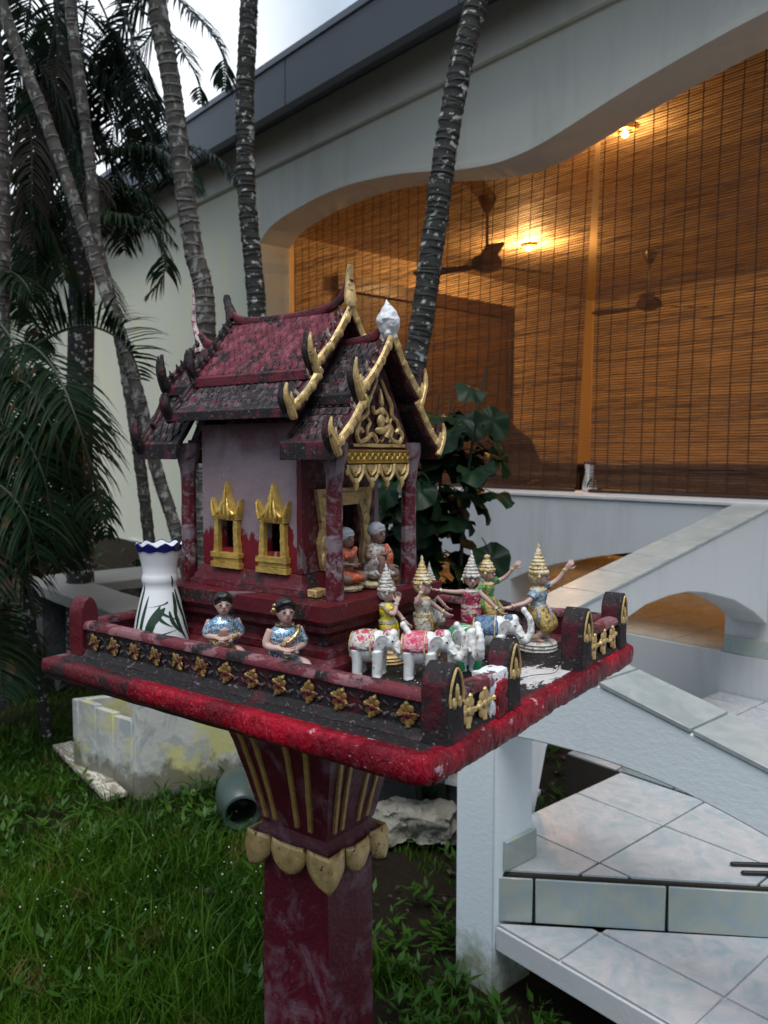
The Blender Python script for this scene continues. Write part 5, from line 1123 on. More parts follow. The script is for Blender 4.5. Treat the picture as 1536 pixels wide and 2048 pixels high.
# pediment with kneeling figure and scrolls
x = .062
obj('tympanum', MB().prism([(-.10, .363), (.10, .363), (.06, .43), (.02, .50), (0, .52), (-.02, .50), (-.06, .43)], 'x', .046, x-.002), M['maroon_deep'], sh)
g_ = MB().box(x-.004, x+.004, -.075, .075, .3635, .369)
for sy in (-1, 1):
    g_.tube(smooth_pts([(x, sy*.004, .372), (x+.002, sy*.020, .385), (x+.002, sy*.040, .375), (x+.003, sy*.058, .372), (x+.003, sy*.066, .384), (x+.003, sy*.056, .394), (x+.002, sy*.048, .388)], 5), .0042, 6)
    g_.tube(smooth_pts([(x, sy*.062, .39), (x+.002, sy*.052, .408), (x+.002, sy*.036, .418), (x+.002, sy*.034, .435), (x+.002, sy*.022, .452), (x+.001, sy*.006, .478)], 5), [.0042]*20+[.003]*6, 6)
    g_.tube(smooth_pts([(x, sy*.030, .372), (x+.003, sy*.036, .392), (x+.003, sy*.028, .404), (x+.002, sy*.034, .412)], 5), .0032, 6)
g_.ell((x+.005, 0, .392), (.006, .016, .007)).ell((x+.006, -.002, .408), (.006, .010, .012)).ell((x+.006, 0, .424), (.006, .008, .008)).ell((x+.006, 0, .438), (.005, .0055, .0065))
g_.tube([(x+.006, 0, .442), (x+.005, 0, .452), (x+.004, 0, .462)], [.0045, .003, .0008], 6).tube(smooth_pts([(x+.006, -.006, .426), (x+.007, -.020, .420), (x+.007, -.026, .432)], 4), .0032, 6).tube(smooth_pts([(x+.006, .006, .426), (x+.007, .016, .416), (x+.008, .010, .405)], 4), .0032, 6)
g_.tube(smooth_pts([(x+.005, .004, .392), (x+.008, .020, .398), (x+.006, .012, .380)], 4), .005, 6)
obj('gable_relief', g_, M['gold_old'], sh, rough=(.0008, 70, .02))

# ---- roofs
tile_m = mesh_of(MB().prism([(-.0070, .001), (-.0068, -.0058), (-.003, -.0078), (.003, -.0078), (.0068, -.0058), (.0070, .001), (.0065, .0055), (-.0065, .0055)], 'z', -.0008, .0030), 'roof_tile', M['roof_red'])
tile_d = mesh_of(MB().prism([(-.0070, .001), (-.0068, -.0058), (-.003, -.0078), (.003, -.0078), (.0068, -.0058), (.0070, .001), (.0065, .0055), (-.0065, .0055)], 'z', -.0008, .0030), 'roof_tile', M['roof_dark'])
tcount = [0]
def slope(name, s0, s1, top, bot, side, mat, tm, thick=.010, eave=.012, single=True, rows=None, lip=.016, tiled=True):
    """one roof slope between ridge-side edge `top` (r,z) and eave `bot`, at side -1/+1"""
    (ra, za), (rb_, zb_) = top, bot; N = 6; m = MB(); prof_ = []
    for k in range(N+1):
        q = k/N; sag = -.006*math.sin(math.pi*q); prof_.append((side*(ra+(rb_-ra)*q), za+(zb_-za)*q+sag))
    lo = [(a-side*.001, b-thick) for a, b in prof_]; m.prism(prof_+[(side*rb_, zb_-eave)]+lo[::-1][1:], 'x', s0, s1)
    o = obj(name, m, mat, sh, bevel=.0015, rough=(.0008, 30, .03))
    # raised border round the tiled field
    L = math.hypot(rb_-ra, zb_-za); an = math.atan2(za-zb_, rb_-ra)
    bd = MB()
    for a, b in ((s0, s0+lip*.6), (s1-lip*.6, s1)): bd.prism([(p[0], p[1]+.0035) for p in prof_]+[(p[0], p[1]-.002) for p in prof_[::-1]], 'x', a, b)
    bd.prism([(side*rb_, zb_+.003), (side*(rb_-.007), zb_+.008), (side*(rb_-.007), zb_-.004), (side*rb_, zb_-eave-.002), (side*(rb_+.002), zb_-eave-.002), (side*(rb_+.002), zb_+.002)], 'x', s0, s1)
    obj('border', bd, mat, o, bevel=.0012, rough=(.0006, 40, .03))
    if not tiled: return o
    rows = rows or max(2, int(L/.0108)); cols = max(2, int((s1-s0-2*lip)/.0150)); jm = MB()
    for i in range(rows):
        q = (i+.5)/rows*.90+.02; r_ = ra+(rb_-ra)*q; z_ = za+(zb_-za)*q-.006*math.sin(math.pi*q)+.0012
        for j in range(cols):
            s_ = s0+lip+(s1-s0-2*lip)*(j+.5)/cols+(.0035 if i % 2 else -.0035)
            x_ax = Vector((1, 0, 0)); y_ax = Vector((0, -side*math.cos(an), math.sin(an))); z_ax = x_ax.cross(y_ax)
            if z_ax.z < 0: z_ax = -z_ax; x_ax = -x_ax
            Rm = Matrix((x_ax, y_ax, z_ax)).transposed().to_4x4() @ Matrix.Rotation(R(13)+random.uniform(-.10, .10), 4, 'X') @ Matrix.Rotation(random.uniform(-.14, .14), 4, 'Z') @ Matrix.Rotation(random.uniform(-.10, .10), 4, 'Y')
            T = Matrix.Translation((s_, side*r_, z_)) @ Rm
            if single and tcount[0] < 296:
                t_ = bpy.data.objects.new('roof_tile', tm); COL.objects.link(t_); t_.parent = o; t_.matrix_basis = T; tcount[0] += 1
            else: jm.add([T @ v.co for v in tm.vertices], [tuple(p.vertices) for p in tm.polygons])
    if jm.v: obj('roof_tiles', jm, tm.materials[0], o, kind='stuff')
    return o
rr, rd = M['roof_red'], M['roof_dark']
for side in (-1, 1):
    vis = side < 0
    slope('upper_roof', -.292, -.004, (.004, .598), (.098, .489), side, rr, tile_m, single=vis, rows=13)
    slope('lower_roof', -.300, .000, (.086, .484), (.156, .424), side, rd, tile_d, single=vis, rows=6, lip=.022)
    slope('porch_upper_roof', -.016, .084, (.003, .540), (.086, .446), side, rd, tile_d, single=False, rows=10)
    slope('porch_lower_roof', -.026, .088, (.074, .442), (.150, .368), side, rd, tile_d, single=False, rows=6, eave=.024)
    slope('rear_porch_roof', -.384, -.290, (.003, .562), (.084, .478), side, rd, tile_d, single=False, rows=9)
    slope('rear_porch_lower_roof', -.388, -.284, (.074, .470), (.148, .368), side, rd, tile_d, single=False, rows=7, eave=.024)
# wall fill under the roofs
obj('gable_wall', MB().prism([(-.106, .4055), (.106, .4055), (.075, .47), (0, .58), (-.075, .47)], 'x', -.20, -.03), M['maroon_deep'], sh)
obj('gable_wall', MB().prism([(-.10, .363), (.10, .363), (.06, .44), (0, .53), (-.06, .44)], 'x', -.31, -.292), M['maroon_deep'], sh)
obj('ceiling', MB().box(-.018, .05, -.10, .10, .372, .378), M['maroon_deep'], sh); obj('ceiling', MB().box(-.31, -.263, -.10, .10, .372, .378), M['maroon_deep'], sh)
# ridges, sagging in the middle and rising to the finials
def ridge(pts, r0=.0075): obj('ridge', MB().tube(smooth_pts(pts, 6), r0, 8, sq=(1.2, .8)), M['roof_red'], sh, rough=(.0008, 40, .02))
ridge([(-.305, 0, .640), (-.285, 0, .617), (-.255, 0, .606), (-.20, 0, .602), (-.12, 0, .602), (-.06, 0, .607), (-.025, 0, .618), (-.006, 0, .640), (.0, 0, .655)])
ridge([(-.03, 0, .541), (.01, 0, .544), (.045, 0, .548), (.066, 0, .558), (.078, 0, .575)]); ridge([(-.28, 0, .560), (-.33, 0, .565), (-.365, 0, .573), (-.386, 0, .592)])
# barge boards: maroon backing, gold moulding, naga fingers, fins
def barge(s, face, apex, mid, foot, gold, fin, fins=5, back=.012, fl=.045, midfl=.055, goldlow=True):
    for side in (-1, 1):
        def P(a, dx=0): return (s+face*dx, side*a[0], a[1])
        m1, m2 = mid, (mid[0]-.012, mid[1]-.008)
        up = smooth_pts([P(apex), P(((apex[0]+m1[0])*.46, (apex[1]+m1[1])*.5-.004)), P(m1)], 8); lo = smooth_pts([P(m2), P(((m2[0]+foot[0])*.49, (m2[1]+foot[1])*.5-.003)), P(foot)], 8)
        bk = MB()
        for seg, dn in ((up, .020), (lo, .020)):
            pts2 = [(p.y, p.z+.004) for p in seg]; bk.prism(pts2+[(a, b-dn) for a, b in pts2[::-1]], 'x', s-face*back, s-.0005*face)
        obj('barge_backing', bk, M['maroon_deep'], sh, rough=(.0008, 40, .02))
        gb = MB().tube(up, .0062, 7, sq=(1.3, .7)).tube(lo, .0062, 7, sq=(1.3, .7))
        for seg in (up, lo):
            for k in range(2, len(seg)-1, 4): gb.ell(seg[k]+Vector((face*.002, 0, -.002)), (.005, .0072, .0085), 7, 5)
        obj('barge_board', gb, gold, sh, rough=(.0012, 60, .008))
        for (a, ln, k_) in ((m1, midfl, 0), (foot, fl, 1)):
            f_ = MB().tube(smooth_pts([P((a[0]-.004, a[1]-.016)), P((a[0]+.004, a[1]-.002)), P((a[0]+.013, a[1]+ln*.35)), P((a[0]+.0155, a[1]+ln*.7)), P((a[0]+.013, a[1]+ln))], 5), [.0055, .0065, .0068, .0068, .0068, .0066, .0064, .006, .0058, .0055, .0052, .005, .0048, .0045, .004, .0038, .0035, .003, .0028, .0025, .0018], 7)
            f_.tube([P((a[0]-.002, a[1]+.002)), P((a[0]+.004, a[1]+.018)), P((a[0]+.003, a[1]+.026))], [.004, .0035, .001], 6)
            bk_ = MB().tube(smooth_pts([(q[0]-face*.011, q[1], q[2]) for q in (P((a[0]-.004, a[1]-.012)), P((a[0]+.006, a[1]+.002)), P((a[0]+.014, a[1]+ln*.4)), P((a[0]+.014, a[1]+ln*1.02)))], 5), [.0075]*12+[.006, .005, .004, .003], 7)
            obj('naga_finger', f_, gold, sh, rough=(.001, 60, .008)); obj('naga_backing', bk_, M['maroon_black'], sh, rough=(.001, 50, .01))
        for seg, nf in ((up, fins), (lo, 2)):
            for k in range(nf):
                p = seg[int((k+.8)/(nf+.6)*(len(seg)-1))]; b0 = Vector((p.x-face*.010, p.y, p.z+.003)); out_ = Vector((0, side*.55, .85))
                fm_ = MB().tube([b0, b0+out_*.008+Vector((-face*.002, 0, 0)), b0+out_*.014+Vector((0, 0, .004))], [.0052, .0042, .0008], 6); obj('roof_fin', fm_, fin, sh, rough=(.0008, 60, .01))
G2 = M['gold_old']; FN = m_dress('chipped_fin_paint', (.45, .36, .30), (.10, .02, .03), (.6, .58, .55), .5, .6); 
barge(.004, 1, (.004, .600), (.094, .500), (.152, .424), G2, FN, 5, fl=.040, midfl=.050)
barge(.092, 1, (.003, .546), (.086, .452), (.148, .366), G2, FN, 5, fl=.042, midfl=.052)
barge(-.300, -1, (.004, .604), (.094, .500), (.152, .424), M['maroon_black'], M['maroon_black'], 7, fl=.036, midfl=.045)
barge(-.392, -1, (.003, .568), (.086, .486), (.148, .368), M['maroon_black'], M['maroon_black'], 6, fl=.044, midfl=.055)
# finials
m = MB().tube(smooth_pts([(.004, 0, .598), (.003, 0, .612), (.001, 0, .632), (-.001, 0, .655), (.002, 0, .678)], 4), [.006, .008, .010, .0115, .012, .0125, .0125, .012, .0115, .011, .010, .009, .008, .0072, .0068, .0066, .0064], 8, sq=(.75, 1.)); obj('finial', m, M['gold_old'], sh, 'gold horn finial with a broken flat tip', rough=(.001, 50, .008))
m = MB().tube([(.083, 0, .540), (.083, -.001, .552), (.082, 0, .562), (.081, 0, .575), (.081, .001, .588), (.080, 0, .600), (.079, 0, .612)], [.008, .010, .017, .0215, .0155, .008, .001], 14, sq=(1, 1)); m.ell((.090, .006, .545), (.008, .008, .010)).ell((.088, -.008, .552), (.007, .006, .008)); obj('finial', m, M['filler'], sh, 'stubby white-plastered finial', rough=(.0045, 45, .005), remesh=.0016)
m = MB().tube(smooth_pts([(-.292, 0, .612), (-.299, 0, .635), (-.306, 0, .652), (-.307, 0, .662)], 4), [.013, .012, .011, .010, .009, .0085, .008, .0075, .007, .0065, .0062, .006, .005], 8); obj('finial', m, M['maroon_black'], sh, 'dark stump of a broken finial', rough=(.002, 60, .007))
m = MB().tube(smooth_pts([(-.382, 0, .555), (-.388, 0, .580), (-.398, 0, .602), (-.405, 0, .628), (-.402, 0, .655), (-.405, 0, .690)], 5), [.016, .0145, .013, .0115, .010, .009, .008, .0072, .0066, .006, .0056, .0052, .005, .0047, .0044, .0041, .0038, .0036, .0034, .0031, .0028, .0025, .0022, .0018, .0014, .001], 8)
obj('finial', m, m_dress('chipped_horn_paint', (.55, .46, .46), (.30, .06, .08), (.5, .36, .14), .56, .66, 60), sh, 'slender curved horn finial with chipped white and gold paint', rough=(.0008, 50, .008))
# ================================================================== FIGURINES
def arm_pts(sh_, el, wr_): return smooth_pts([sh_, el, wr_], 4)
def hand(parent, wr_, d_, up_, mat, k=1.0, curl=.5):
    """small hand: palm, four unequal fingers bent back, thumb off the side"""
    d_ = Vector(d_).normalized(); up_ = Vector(up_); s_ = d_.cross(up_).normalized(); n_ = s_.cross(d_).normalized(); w = Vector(wr_); m = MB()
    m.tube([w-d_*.002*k, w+d_*.003*k, w+d_*.008*k, w+d_*.0105*k], [.0030*k, .0040*k, .0046*k, .0034*k], 8, sq=(1., .55), up=s_)
    for i, (o_, l) in enumerate(((-.0034, .0085), (-.0012, .0100), (.0011, .0094), (.0032, .0074))):
        b0 = w+d_*.0095*k+s_*o_*k; b1 = b0+(d_*.9+n_*curl*.5)*l*.45*k; b2 = b1+(d_*.7+n_*curl*1.1)*l*.35*k; b3 = b2+(d_*.4+n_*curl*1.4)*l*.22*k; m.tube([b0, b1, b2, b3], [.0014*k, .0013*k, .0011*k, .0007*k], 5)
    t0 = w+d_*.003*k-s_*.0036*k; m.tube([t0, t0+(d_*.6-s_*.8)*.0045*k, t0+(d_*.9-s_*.6+n_*.3)*.009*k], [.0016*k, .0014*k, .0008*k], 5)
    return obj('hand', m, mat, parent)
def face(parent, c, f, k, tilt=0, mouth=(.35, .05, .06), brow=True):
    """eyes, brows and mouth on a head centred at c, facing +x"""
    m = MB(); c = Vector(c)
    for sy in (-1, 1):
        m.ell(c+Vector((.0108*k, sy*.0042*k, .0008*k)), (.0012*k, .0018*k, .0009*k), 8, 5)
        m.tube([c+Vector((.0112*k, sy*.0020*k, .0034*k)), c+Vector((.0112*k, sy*.0045*k, .0042*k)), c+Vector((.0096*k, sy*.0068*k, .0034*k))], .0004*k, 4)
    obj('eyes', m, M['hair'], parent); obj('mouth', MB().ell(c+Vector((.0116*k, 0, -.0056*k)), (.0010*k, .0027*k, .0009*k), 8, 5), M['lips'], parent)
M['lips'] = m_plain('painted_lips', (.30, .04, .05), .4)
def head(m, c, k=1.0):
    c = Vector(c)
    m.ell(c, (.0112*k, .0098*k, .0128*k), 16, 12).ell(c+Vector((.0035*k, 0, -.006*k)), (.0080*k, .0070*k, .0070*k), 12, 8)
    m.tube([c+Vector((.0102*k, 0, .002*k)), c+Vector((.0128*k, 0, -.0022*k)), c+Vector((.0108*k, 0, -.0034*k))], [.0010*k, .0017*k, .0010*k], 6)
    for sy in (-1, 1): m.ell(c+Vector((-.001*k, sy*.0100*k, -.0005*k)), (.0022*k, .0012*k, .0034*k), 8, 6)
def crown(k, c, mat, parent, tall=True, tilt=(0, 0)):
    c = Vector(c); m = MB()
    m.lathe([(.0128*k, c.z+.0035*k), (.0142*k, c.z+.006*k), (.0138*k, c.z+.0085*k), (.0115*k, c.z+.0105*k)], 20, c=(c.x-.001, c.y))
    pr_ = [(.0112, .010), (.0124, .013), (.0100, .016), (.0106, .019), (.0082, .0215), (.0088, .024), (.0066, .0265), (.0070, .029), (.0050, .0315), (.0053, .034), (.0036, .0365), (.0038, .039), (.0024, .042), (.0016, .047), (.0003, .052)] if tall else [(.0112, .010), (.0120, .013), (.0096, .016), (.0100, .019), (.0074, .0215), (.0070, .024), (.0036, .026), (.0050, .029), (.0046, .0325), (.0002, .035)]
    m.lathe([(a*k, c.z+b*k) for a, b in pr_], 18, c=(c.x-.002, c.y), close=False)
    m.ell(c+Vector((-.0045*k, 0, .001*k)), (.0100*k, .0108*k, .0120*k), 14, 10)
    for sy in (-1, 1): m.tube([c+Vector((.001*k, sy*.0118*k, .006*k)), c+Vector((.0005*k, sy*.0145*k, .001*k)), c+Vector((-.001*k, sy*.0115*k, -.006*k))], [.0012*k, .0022*k, .0010*k], 6)
    return obj('crown', m, M[mat], parent, rough=(.0011, 200, .003))
def dancer(s, r, heading, label, H=.155, top='d_white', low='d_gold', crn='gold_crown', tallc=True, rl=None, rh=None, ll=None, lh=None, male=True, sash=None, base='gold_old', z=0, sleeve=True, lean=0, bent=.012, collar='gold_crown'):
    """standing Thai dancer; H = height to crown tip, faces +x. rl/ll elbow, rh/lh wrist, in units of k"""
    t = empty('dancer_figurine', SW(s, r, z), SA+R(heading), label, 'figurine', 'dancer figurines on the shrine table'); k = H/.155
    V = lambda x, y, z_: Vector((x*k, y*k, z_*k))
    # base disc
    obj('base', MB().lathe([(.0, 0), (.025*k, 0), (.027*k, .003*k), (.0255*k, .0055*k), (.027*k, .008*k), (.0255*k, .0105*k), (.0265*k, .013*k), (.024*k, .0155*k), (.0, .0165*k)], 26), M[base], t, rough=(.0006, 120, .006))
    hip, ch, nk, hd = V(lean*.3, 0, .062), V(lean*.7, 0, .088), V(lean, 0, .101), V(lean+.001, 0, .1145)
    b = MB(); b.tube([hip, V(lean*.5, 0, .075), ch, V(lean*.9, 0, .097)], [.0125*k, .0098*k, .0118*k, .007*k], 12, sq=(1, 1)); b.tube([V(lean*.9, 0, .095), nk, hd], [.0042*k, .0038*k, .0045*k], 8); head(b, hd, k)
    fl, frt = V(.006, .011, .019), V(-.002, -.011, .019)
    if male: b.tube(smooth_pts([V(0, .006, .062), V(bent+.004, .012, .041), V(.003, .012, .020)], 4), [.009*k, .0085*k, .008*k, .0072*k, .0062*k, .0055*k, .005*k, .0045*k, .004*k], 10).tube(smooth_pts([V(0, -.006, .062), V(bent, -.013, .041), V(-.003, -.013, .020)], 4), [.009*k, .0085*k, .008*k, .0072*k, .0062*k, .0055*k, .005*k, .0045*k, .004*k], 10)
    else: b.tube([V(0, .005, .06), V(.004, .006, .04), V(0, .006, .018)], [.009*k, .007*k, .004*k], 10).tube([V(0, -.005, .06), V(.002, -.006, .04), V(-.002, -.006, .018)], [.009*k, .007*k, .004*k], 10)
    for (fx, fy) in ((.004, .012), (-.002, -.0125)): b.tube([V(fx-.006, fy, .0185), V(fx+.001, fy, .0195), V(fx+.008, fy*1.05, .018), V(fx+.012, fy*1.08, .0175)], [.0035*k, .0042*k, .0036*k, .002*k], 8, sq=(.8, 1))
    for sy, el, wr_ in ((1, ll, lh), (-1, rl, rh)):
        b.tube(smooth_pts([V(lean*.85, sy*.011, .0935), V(*el), V(*wr_)], 4), [.0050*k, .0048*k, .0045*k, .0042*k, .0040*k, .0038*k, .0035*k, .0031*k, .0027*k], 9)
    obj('body', b, M['skin'], t, remesh=.0011*k)
    for sy, el, wr_ in ((1, ll, lh), (-1, rl, rh)):
        e, w = V(*el), V(*wr_); d_ = (w-e).normalized(); hand(t, w, d_, Vector((0, sy*1., .3)) if abs(d_.z) > .6 else Vector((0, 0, 1)), M['skin'], k*.92, .9)
        if sleeve:
            a0 = V(lean*.85, sy*.009, .0945); q = a0.lerp(e, .62); obj('sleeve', MB().tube([a0, a0.lerp(q, .5), q, q.lerp(e, .1)], [.0070*k, .0074*k, .0070*k, .0056*k], 10), M[top if top != 'd_pink' else top], t, rough=(.0006, 200, .005))
        obj('bangle', MB().tube([w-d_*.004*k, w-d_*.0015*k], .0042*k, 10), M[collar], t)
    face(t, hd, 1, k)
    crown(k, hd, crn, t, tallc)
    bl = MB().tube([V(lean*.35, 0, .066), V(lean*.5, 0, .075), V(lean*.7, 0, .087), V(lean*.8, 0, .094), V(lean*.9, 0, .0985)], [.0134*k, .0112*k, .0134*k, .0120*k, .0062*k], 16, sq=(.92, 1.12)); obj('blouse', bl, M[top], t, rough=(.0009, 160, .005))
    obj('collar', MB().lathe([(.0115*k, .0925*k), (.0120*k, .0950*k), (.0075*k, .0990*k), (.0055*k, .0995*k)], 18, c=(lean*.85*k, 0), close=False), M[collar], t, rough=(.0006, 200, .005))
    if male:
        pt = MB().tube([V(0, 0, .069), V(0, 0, .062), V(.001, 0, .054)], [.0128*k, .0150*k, .0150*k], 16, sq=(.95, 1.15))
        for sy, kx in ((1, bent+.005), (-1, bent)): pt.tube(smooth_pts([V(0, sy*.007, .060), V(kx*.7, sy*.012, .048), V(kx, sy*.0135, .038), V(kx*.7, sy*.013, .033)], 4), [.0125*k, .0125*k, .0125*k, .012*k, .0118*k, .0115*k, .011*k, .0105*k, .010*k, .0095*k, .009*k, .0085*k, .0078*k], 12)
        obj('trousers', pt, M[low], t, remesh=.0014*k, rough=(.0010, 130, .006))
        for sy in (-1, 1): obj('side_flap', MB().tube(smooth_pts([V(.0, sy*.0165, .067), V(.002, sy*.020, .056), V(.001, sy*.0185, .044)], 4), [.004*k, .0048*k, .0055*k, .006*k, .006*k, .0058*k, .005*k, .004*k, .002*k], 8, sq=(.5, 1.2)), M[sash or low], t, rough=(.0007, 160, .005))
        fp = MB().tube(smooth_pts([V(.0145, 0, .067), V(.0175, 0, .055), V(.0170, 0, .040), V(.0150, 0, .032)], 4), [.005*k]*5+[.0058*k]*5+[.004*k, .003*k, .0015*k], 8, sq=(.45, 1.2)); obj('front_panel', fp, M[sash or low], t, rough=(.0006, 160, .005))
        for (fx, fy) in ((.004, .0125), (-.002, -.013)): obj('anklet', MB().tube([V(fx-.001, fy, .023), V(fx-.001, fy, .0265)], .0058*k, 12), M['gold_crown'], t)
    else:
        sk = MB().tube([V(0, 0, .069), V(0, 0, .062), V(.002, 0, .048), V(.001, 0, .034), V(.001, 0, .0195)], [.0122*k, .0148*k, .0140*k, .0120*k, .0135*k], 18, sq=(.92, 1.1)); obj('skirt', sk, M[low], t, rough=(.0013, 110, .005))
        fp = MB().tube(smooth_pts([V(.0125, 0, .068), V(.0155, 0, .052), V(.0135, 0, .036), V(.0145, 0, .021)], 4), [.0042*k]*6+[.0052*k]*7, 8, sq=(.4, 1.2)); obj('front_pleat', fp, M[sash or low], t, rough=(.0006, 160, .005))
    t.scale = (1.16, 1.16, 1.03)
    obj('belt', MB().tube([V(lean*.35, 0, .0665), V(lean*.4, 0, .0705)], .0138*k, 18, sq=(.95, 1.12)), M[collar], t, rough=(.0005, 200, .005))
    return t
# headings are relative to the shrine front; 36 points right in the photograph, -54 towards the camera
dancer(.267, .204, 22, 'dancer in blue and gold with raised arm, alone beside the right gate post', .176, 'd_blue', 'd_gold', 'gold_crown', True, rl=(-.014, -.022, .078), rh=(-.034, -.030, .072), ll=(.022, .020, .104), lh=(.036, .022, .124), male=True, sash='d_steel', base='silver_crown')
dancer(.130, .265, 8, 'dancer in green blouse and gold trousers with raised arm, bun-shaped crown', .158, 'd_green', 'd_gold', 'gold_crown', False, rl=(-.014, -.022, .076), rh=(-.020, -.030, .058), ll=(.022, .020, .104), lh=(.038, .022, .124), male=True, sash='d_green', base='gold_old')
dancer(.150, .168, -48, 'dancer in long pink dress with arms spread and silver pointed crown', .160, 'd_pink', 'd_pink', 'silver_crown', True, rl=(.004, -.028, .094), rh=(.006, -.052, .098), ll=(.006, .024, .080), lh=(.012, .038, .064), male=False, sash='d_pink', sleeve=False, collar='silver_crown')
dancer(.120, .050, 18, 'dancer in white and gold dress with tall gold crown behind the elephants', .160, 'd_white', 'd_white', 'gold_crown', True, rl=(-.002, -.026, .092), rh=(.006, -.024, .112), ll=(.012, .022, .080), lh=(.026, .026, .068), male=False, sash='d_gold', sleeve=False, collar='gold_crown')
dancer(.098, -.022, 30, 'dancer in silver and yellow dress, silver crown, hand raised before the near column', .155, 'd_yellow', 'd_yellow', 'silver_crown', True, rl=(.010, -.020, .084), rh=(.014, -.012, .102), ll=(.014, .018, .076), lh=(.022, .014, .066), male=False, sash='d_yellow', sleeve=True, collar='silver_crown', lean=-.002)
dancer(.055, .175, -10, 'small dancer in white sash half hidden behind the white and pink dancers', .132, 'd_cream', 'd_cream', 'silver_crown', True, rl=(.010, -.020, .07), rh=(.022, -.026, .056), ll=(.012, .018, .08), lh=(.020, .022, .07), male=True, sash='d_cream', sleeve=False, collar='gold_crown')

def seated_person(s, r, z, heading, label, k, top, low, hairm, skin='skin', glit=False, bare=False, bun=False, cushion=None, knee_up=False, cat='figurine', grp=None):
    t = empty('seated_figurine', SW(s, r, z+(.010 if z == 0 else 0)), SA+R(heading), label, cat, grp); V = lambda x, y, z_: Vector((x*k, y*k, z_*k)); zo = .012 if cushion else 0; hk = .98 if glit else 1.1
    if z == 0: obj('base', MB().lathe([(.0, -.010), (.024*k, -.010), (.025*k, -.004), (.023*k, .001), (.0, .001)], 22), M['gold_old'], t, rough=(.0006, 120, .006))
    if cushion: obj('cushion', MB().lathe([(.0, 0), (.020*k, 0), (.027*k, .003*k), (.029*k, .007*k), (.026*k, .011*k), (.0, .013*k)], 24), M[cushion], t, rough=(.0012, 90, .005))
    b = MB(); hip, ch, hd = V(-.004, 0, .012+zo), V(0, 0, .042+zo), V(.004, 0, .070+zo)
    b.tube([hip, V(-.003, 0, .026+zo), ch, V(0, 0, .054+zo)], [.0155*k, .0125*k, .0155*k, .008*k], 12).tube([V(0, 0, .052+zo), V(.002, 0, .060+zo), hd], [.0052*k, .0046*k, .005*k], 8)
    head(b, hd, k*hk)
    if knee_up:
        b.tube(smooth_pts([V(0, -.010, .014+zo), V(.022, -.013, .034+zo), V(.020, -.014, .004)], 4), [.010*k, .0095*k, .009*k, .0082*k, .007*k, .006*k, .0052*k, .0045*k, .004*k], 10).tube(smooth_pts([V(0, .010, .012+zo), V(.022, .020, .010+zo), V(.026, .0, .007+zo)], 4), [.010*k, .0095*k, .009*k, .008*k, .007*k, .006*k, .005*k, .0045*k, .004*k], 10)
        arms = ((-1, (.004, -.021, .036), (.020, -.012, .040)), (1, (.004, .020, .034), (.018, .012, .024)))
        b.tube([V(.018, -.014, .004), V(.028, -.015, .003)], [.004*k, .003*k], 8)
    else:
        for sy in (-1, 1): b.tube(smooth_pts([V(-.002, sy*.009, .011+zo), V(.022, sy*.017, .010+zo), V(.020, -sy*.004, .008+zo)], 4), [.010*k, .0098*k, .0095*k, .009*k, .0082*k, .007*k, .006*k, .005*k, .004*k], 10)
        arms = ((-1, (.002, -.021, .034), (.017, -.008, .032)), (1, (.002, .021, .034), (.017, .006, .030)))
    for sy, el, wr_ in arms:
        e = V(el[0], el[1], el[2]+zo); w = V(wr_[0], wr_[1], wr_[2]+zo)
        b.tube(smooth_pts([V(0, sy*.0145, .050+zo), e, w], 4), [.0058*k, .0055*k, .0052*k, .0049*k, .0046*k, .0042*k, .0038*k, .0034*k, .003*k], 9); hand(t, w, (w-e), Vector((0, 0, 1)), M[skin], k*1.05, .4)
        if not bare or sy > 0: a0 = V(0, sy*.0118, .0490+zo); q = a0.lerp(e, .95 if glit else .45); obj('sleeve', MB().tube([a0, a0.lerp(q, .5), q], [.0070*k, .0070*k, .0064*k], 10), M[top], t, rough=(.0006, 200, .005))
    obj('body', b, M[skin], t, remesh=.0013*k)
    bl = MB().tube([V(-.004, 0, .016+zo), V(-.003, 0, .028+zo), V(0, 0, .042+zo), V(0, 0, .049+zo), V(.001, 0, .0555+zo)], [.0160*k, .0142*k, .0170*k, .0150*k, .0068*k], 18, sq=(.85, 1.12)); obj('blouse', bl, M[top], t, rough=(.0008, 150, .005))
    sk = MB().ell(V(.006, 0, .011+zo), (.027*k, .024*k, .0105*k), 22, 10)
    if knee_up: sk.tube(smooth_pts([V(0, -.010, .016+zo), V(.014, -.013, .030+zo), V(.020, -.0135, .034+zo)], 3), [.0125*k, .012*k, .0118*k, .011*k, .0105*k, .0098*k, .009*k], 10)
    obj('lower_cloth', sk, M[low], t, rough=(.0012, 110, .005)); face(t, hd, 1, k*hk)
    hr = MB().ell(hd+V(-.0026*hk, 0, .0044*hk), (.0128*k*hk, .0118*k*hk, .0118*k*hk), 18, 14)
    if bun: hr.ell(hd+V(-.013, 0, .004), (.006*k, .007*k, .007*k), 10, 8)
    hr.tube([hd+V(.003, -.0095, .006), hd+V(.0075, -.004, .0105), hd+V(.0080, .002, .0112), hd+V(.004, .0095, .006)], [.0028*k, .0034*k, .0034*k, .0028*k], 8)
    obj('hair', hr, M[hairm], t, rough=(.0006, 200, .004)); return t, hd, V
t, hd, V = seated_person(-.106, -.205, 0, -38, 'seated man figurine in blue glitter shirt with black hair, left of the woman', 1.36, 'glit_blue', 'glit_gold', 'hair', glit=True, grp='glitter-dressed couple on the table')
obj('sash', MB().tube(smooth_pts([V(.0, -.017, .030), V(.016, -.010, .026), V(.018, .004, .028), V(.010, .016, .034)], 5), .0042, 8), M['glit_gold'], t, rough=(.0008, 150, .005))
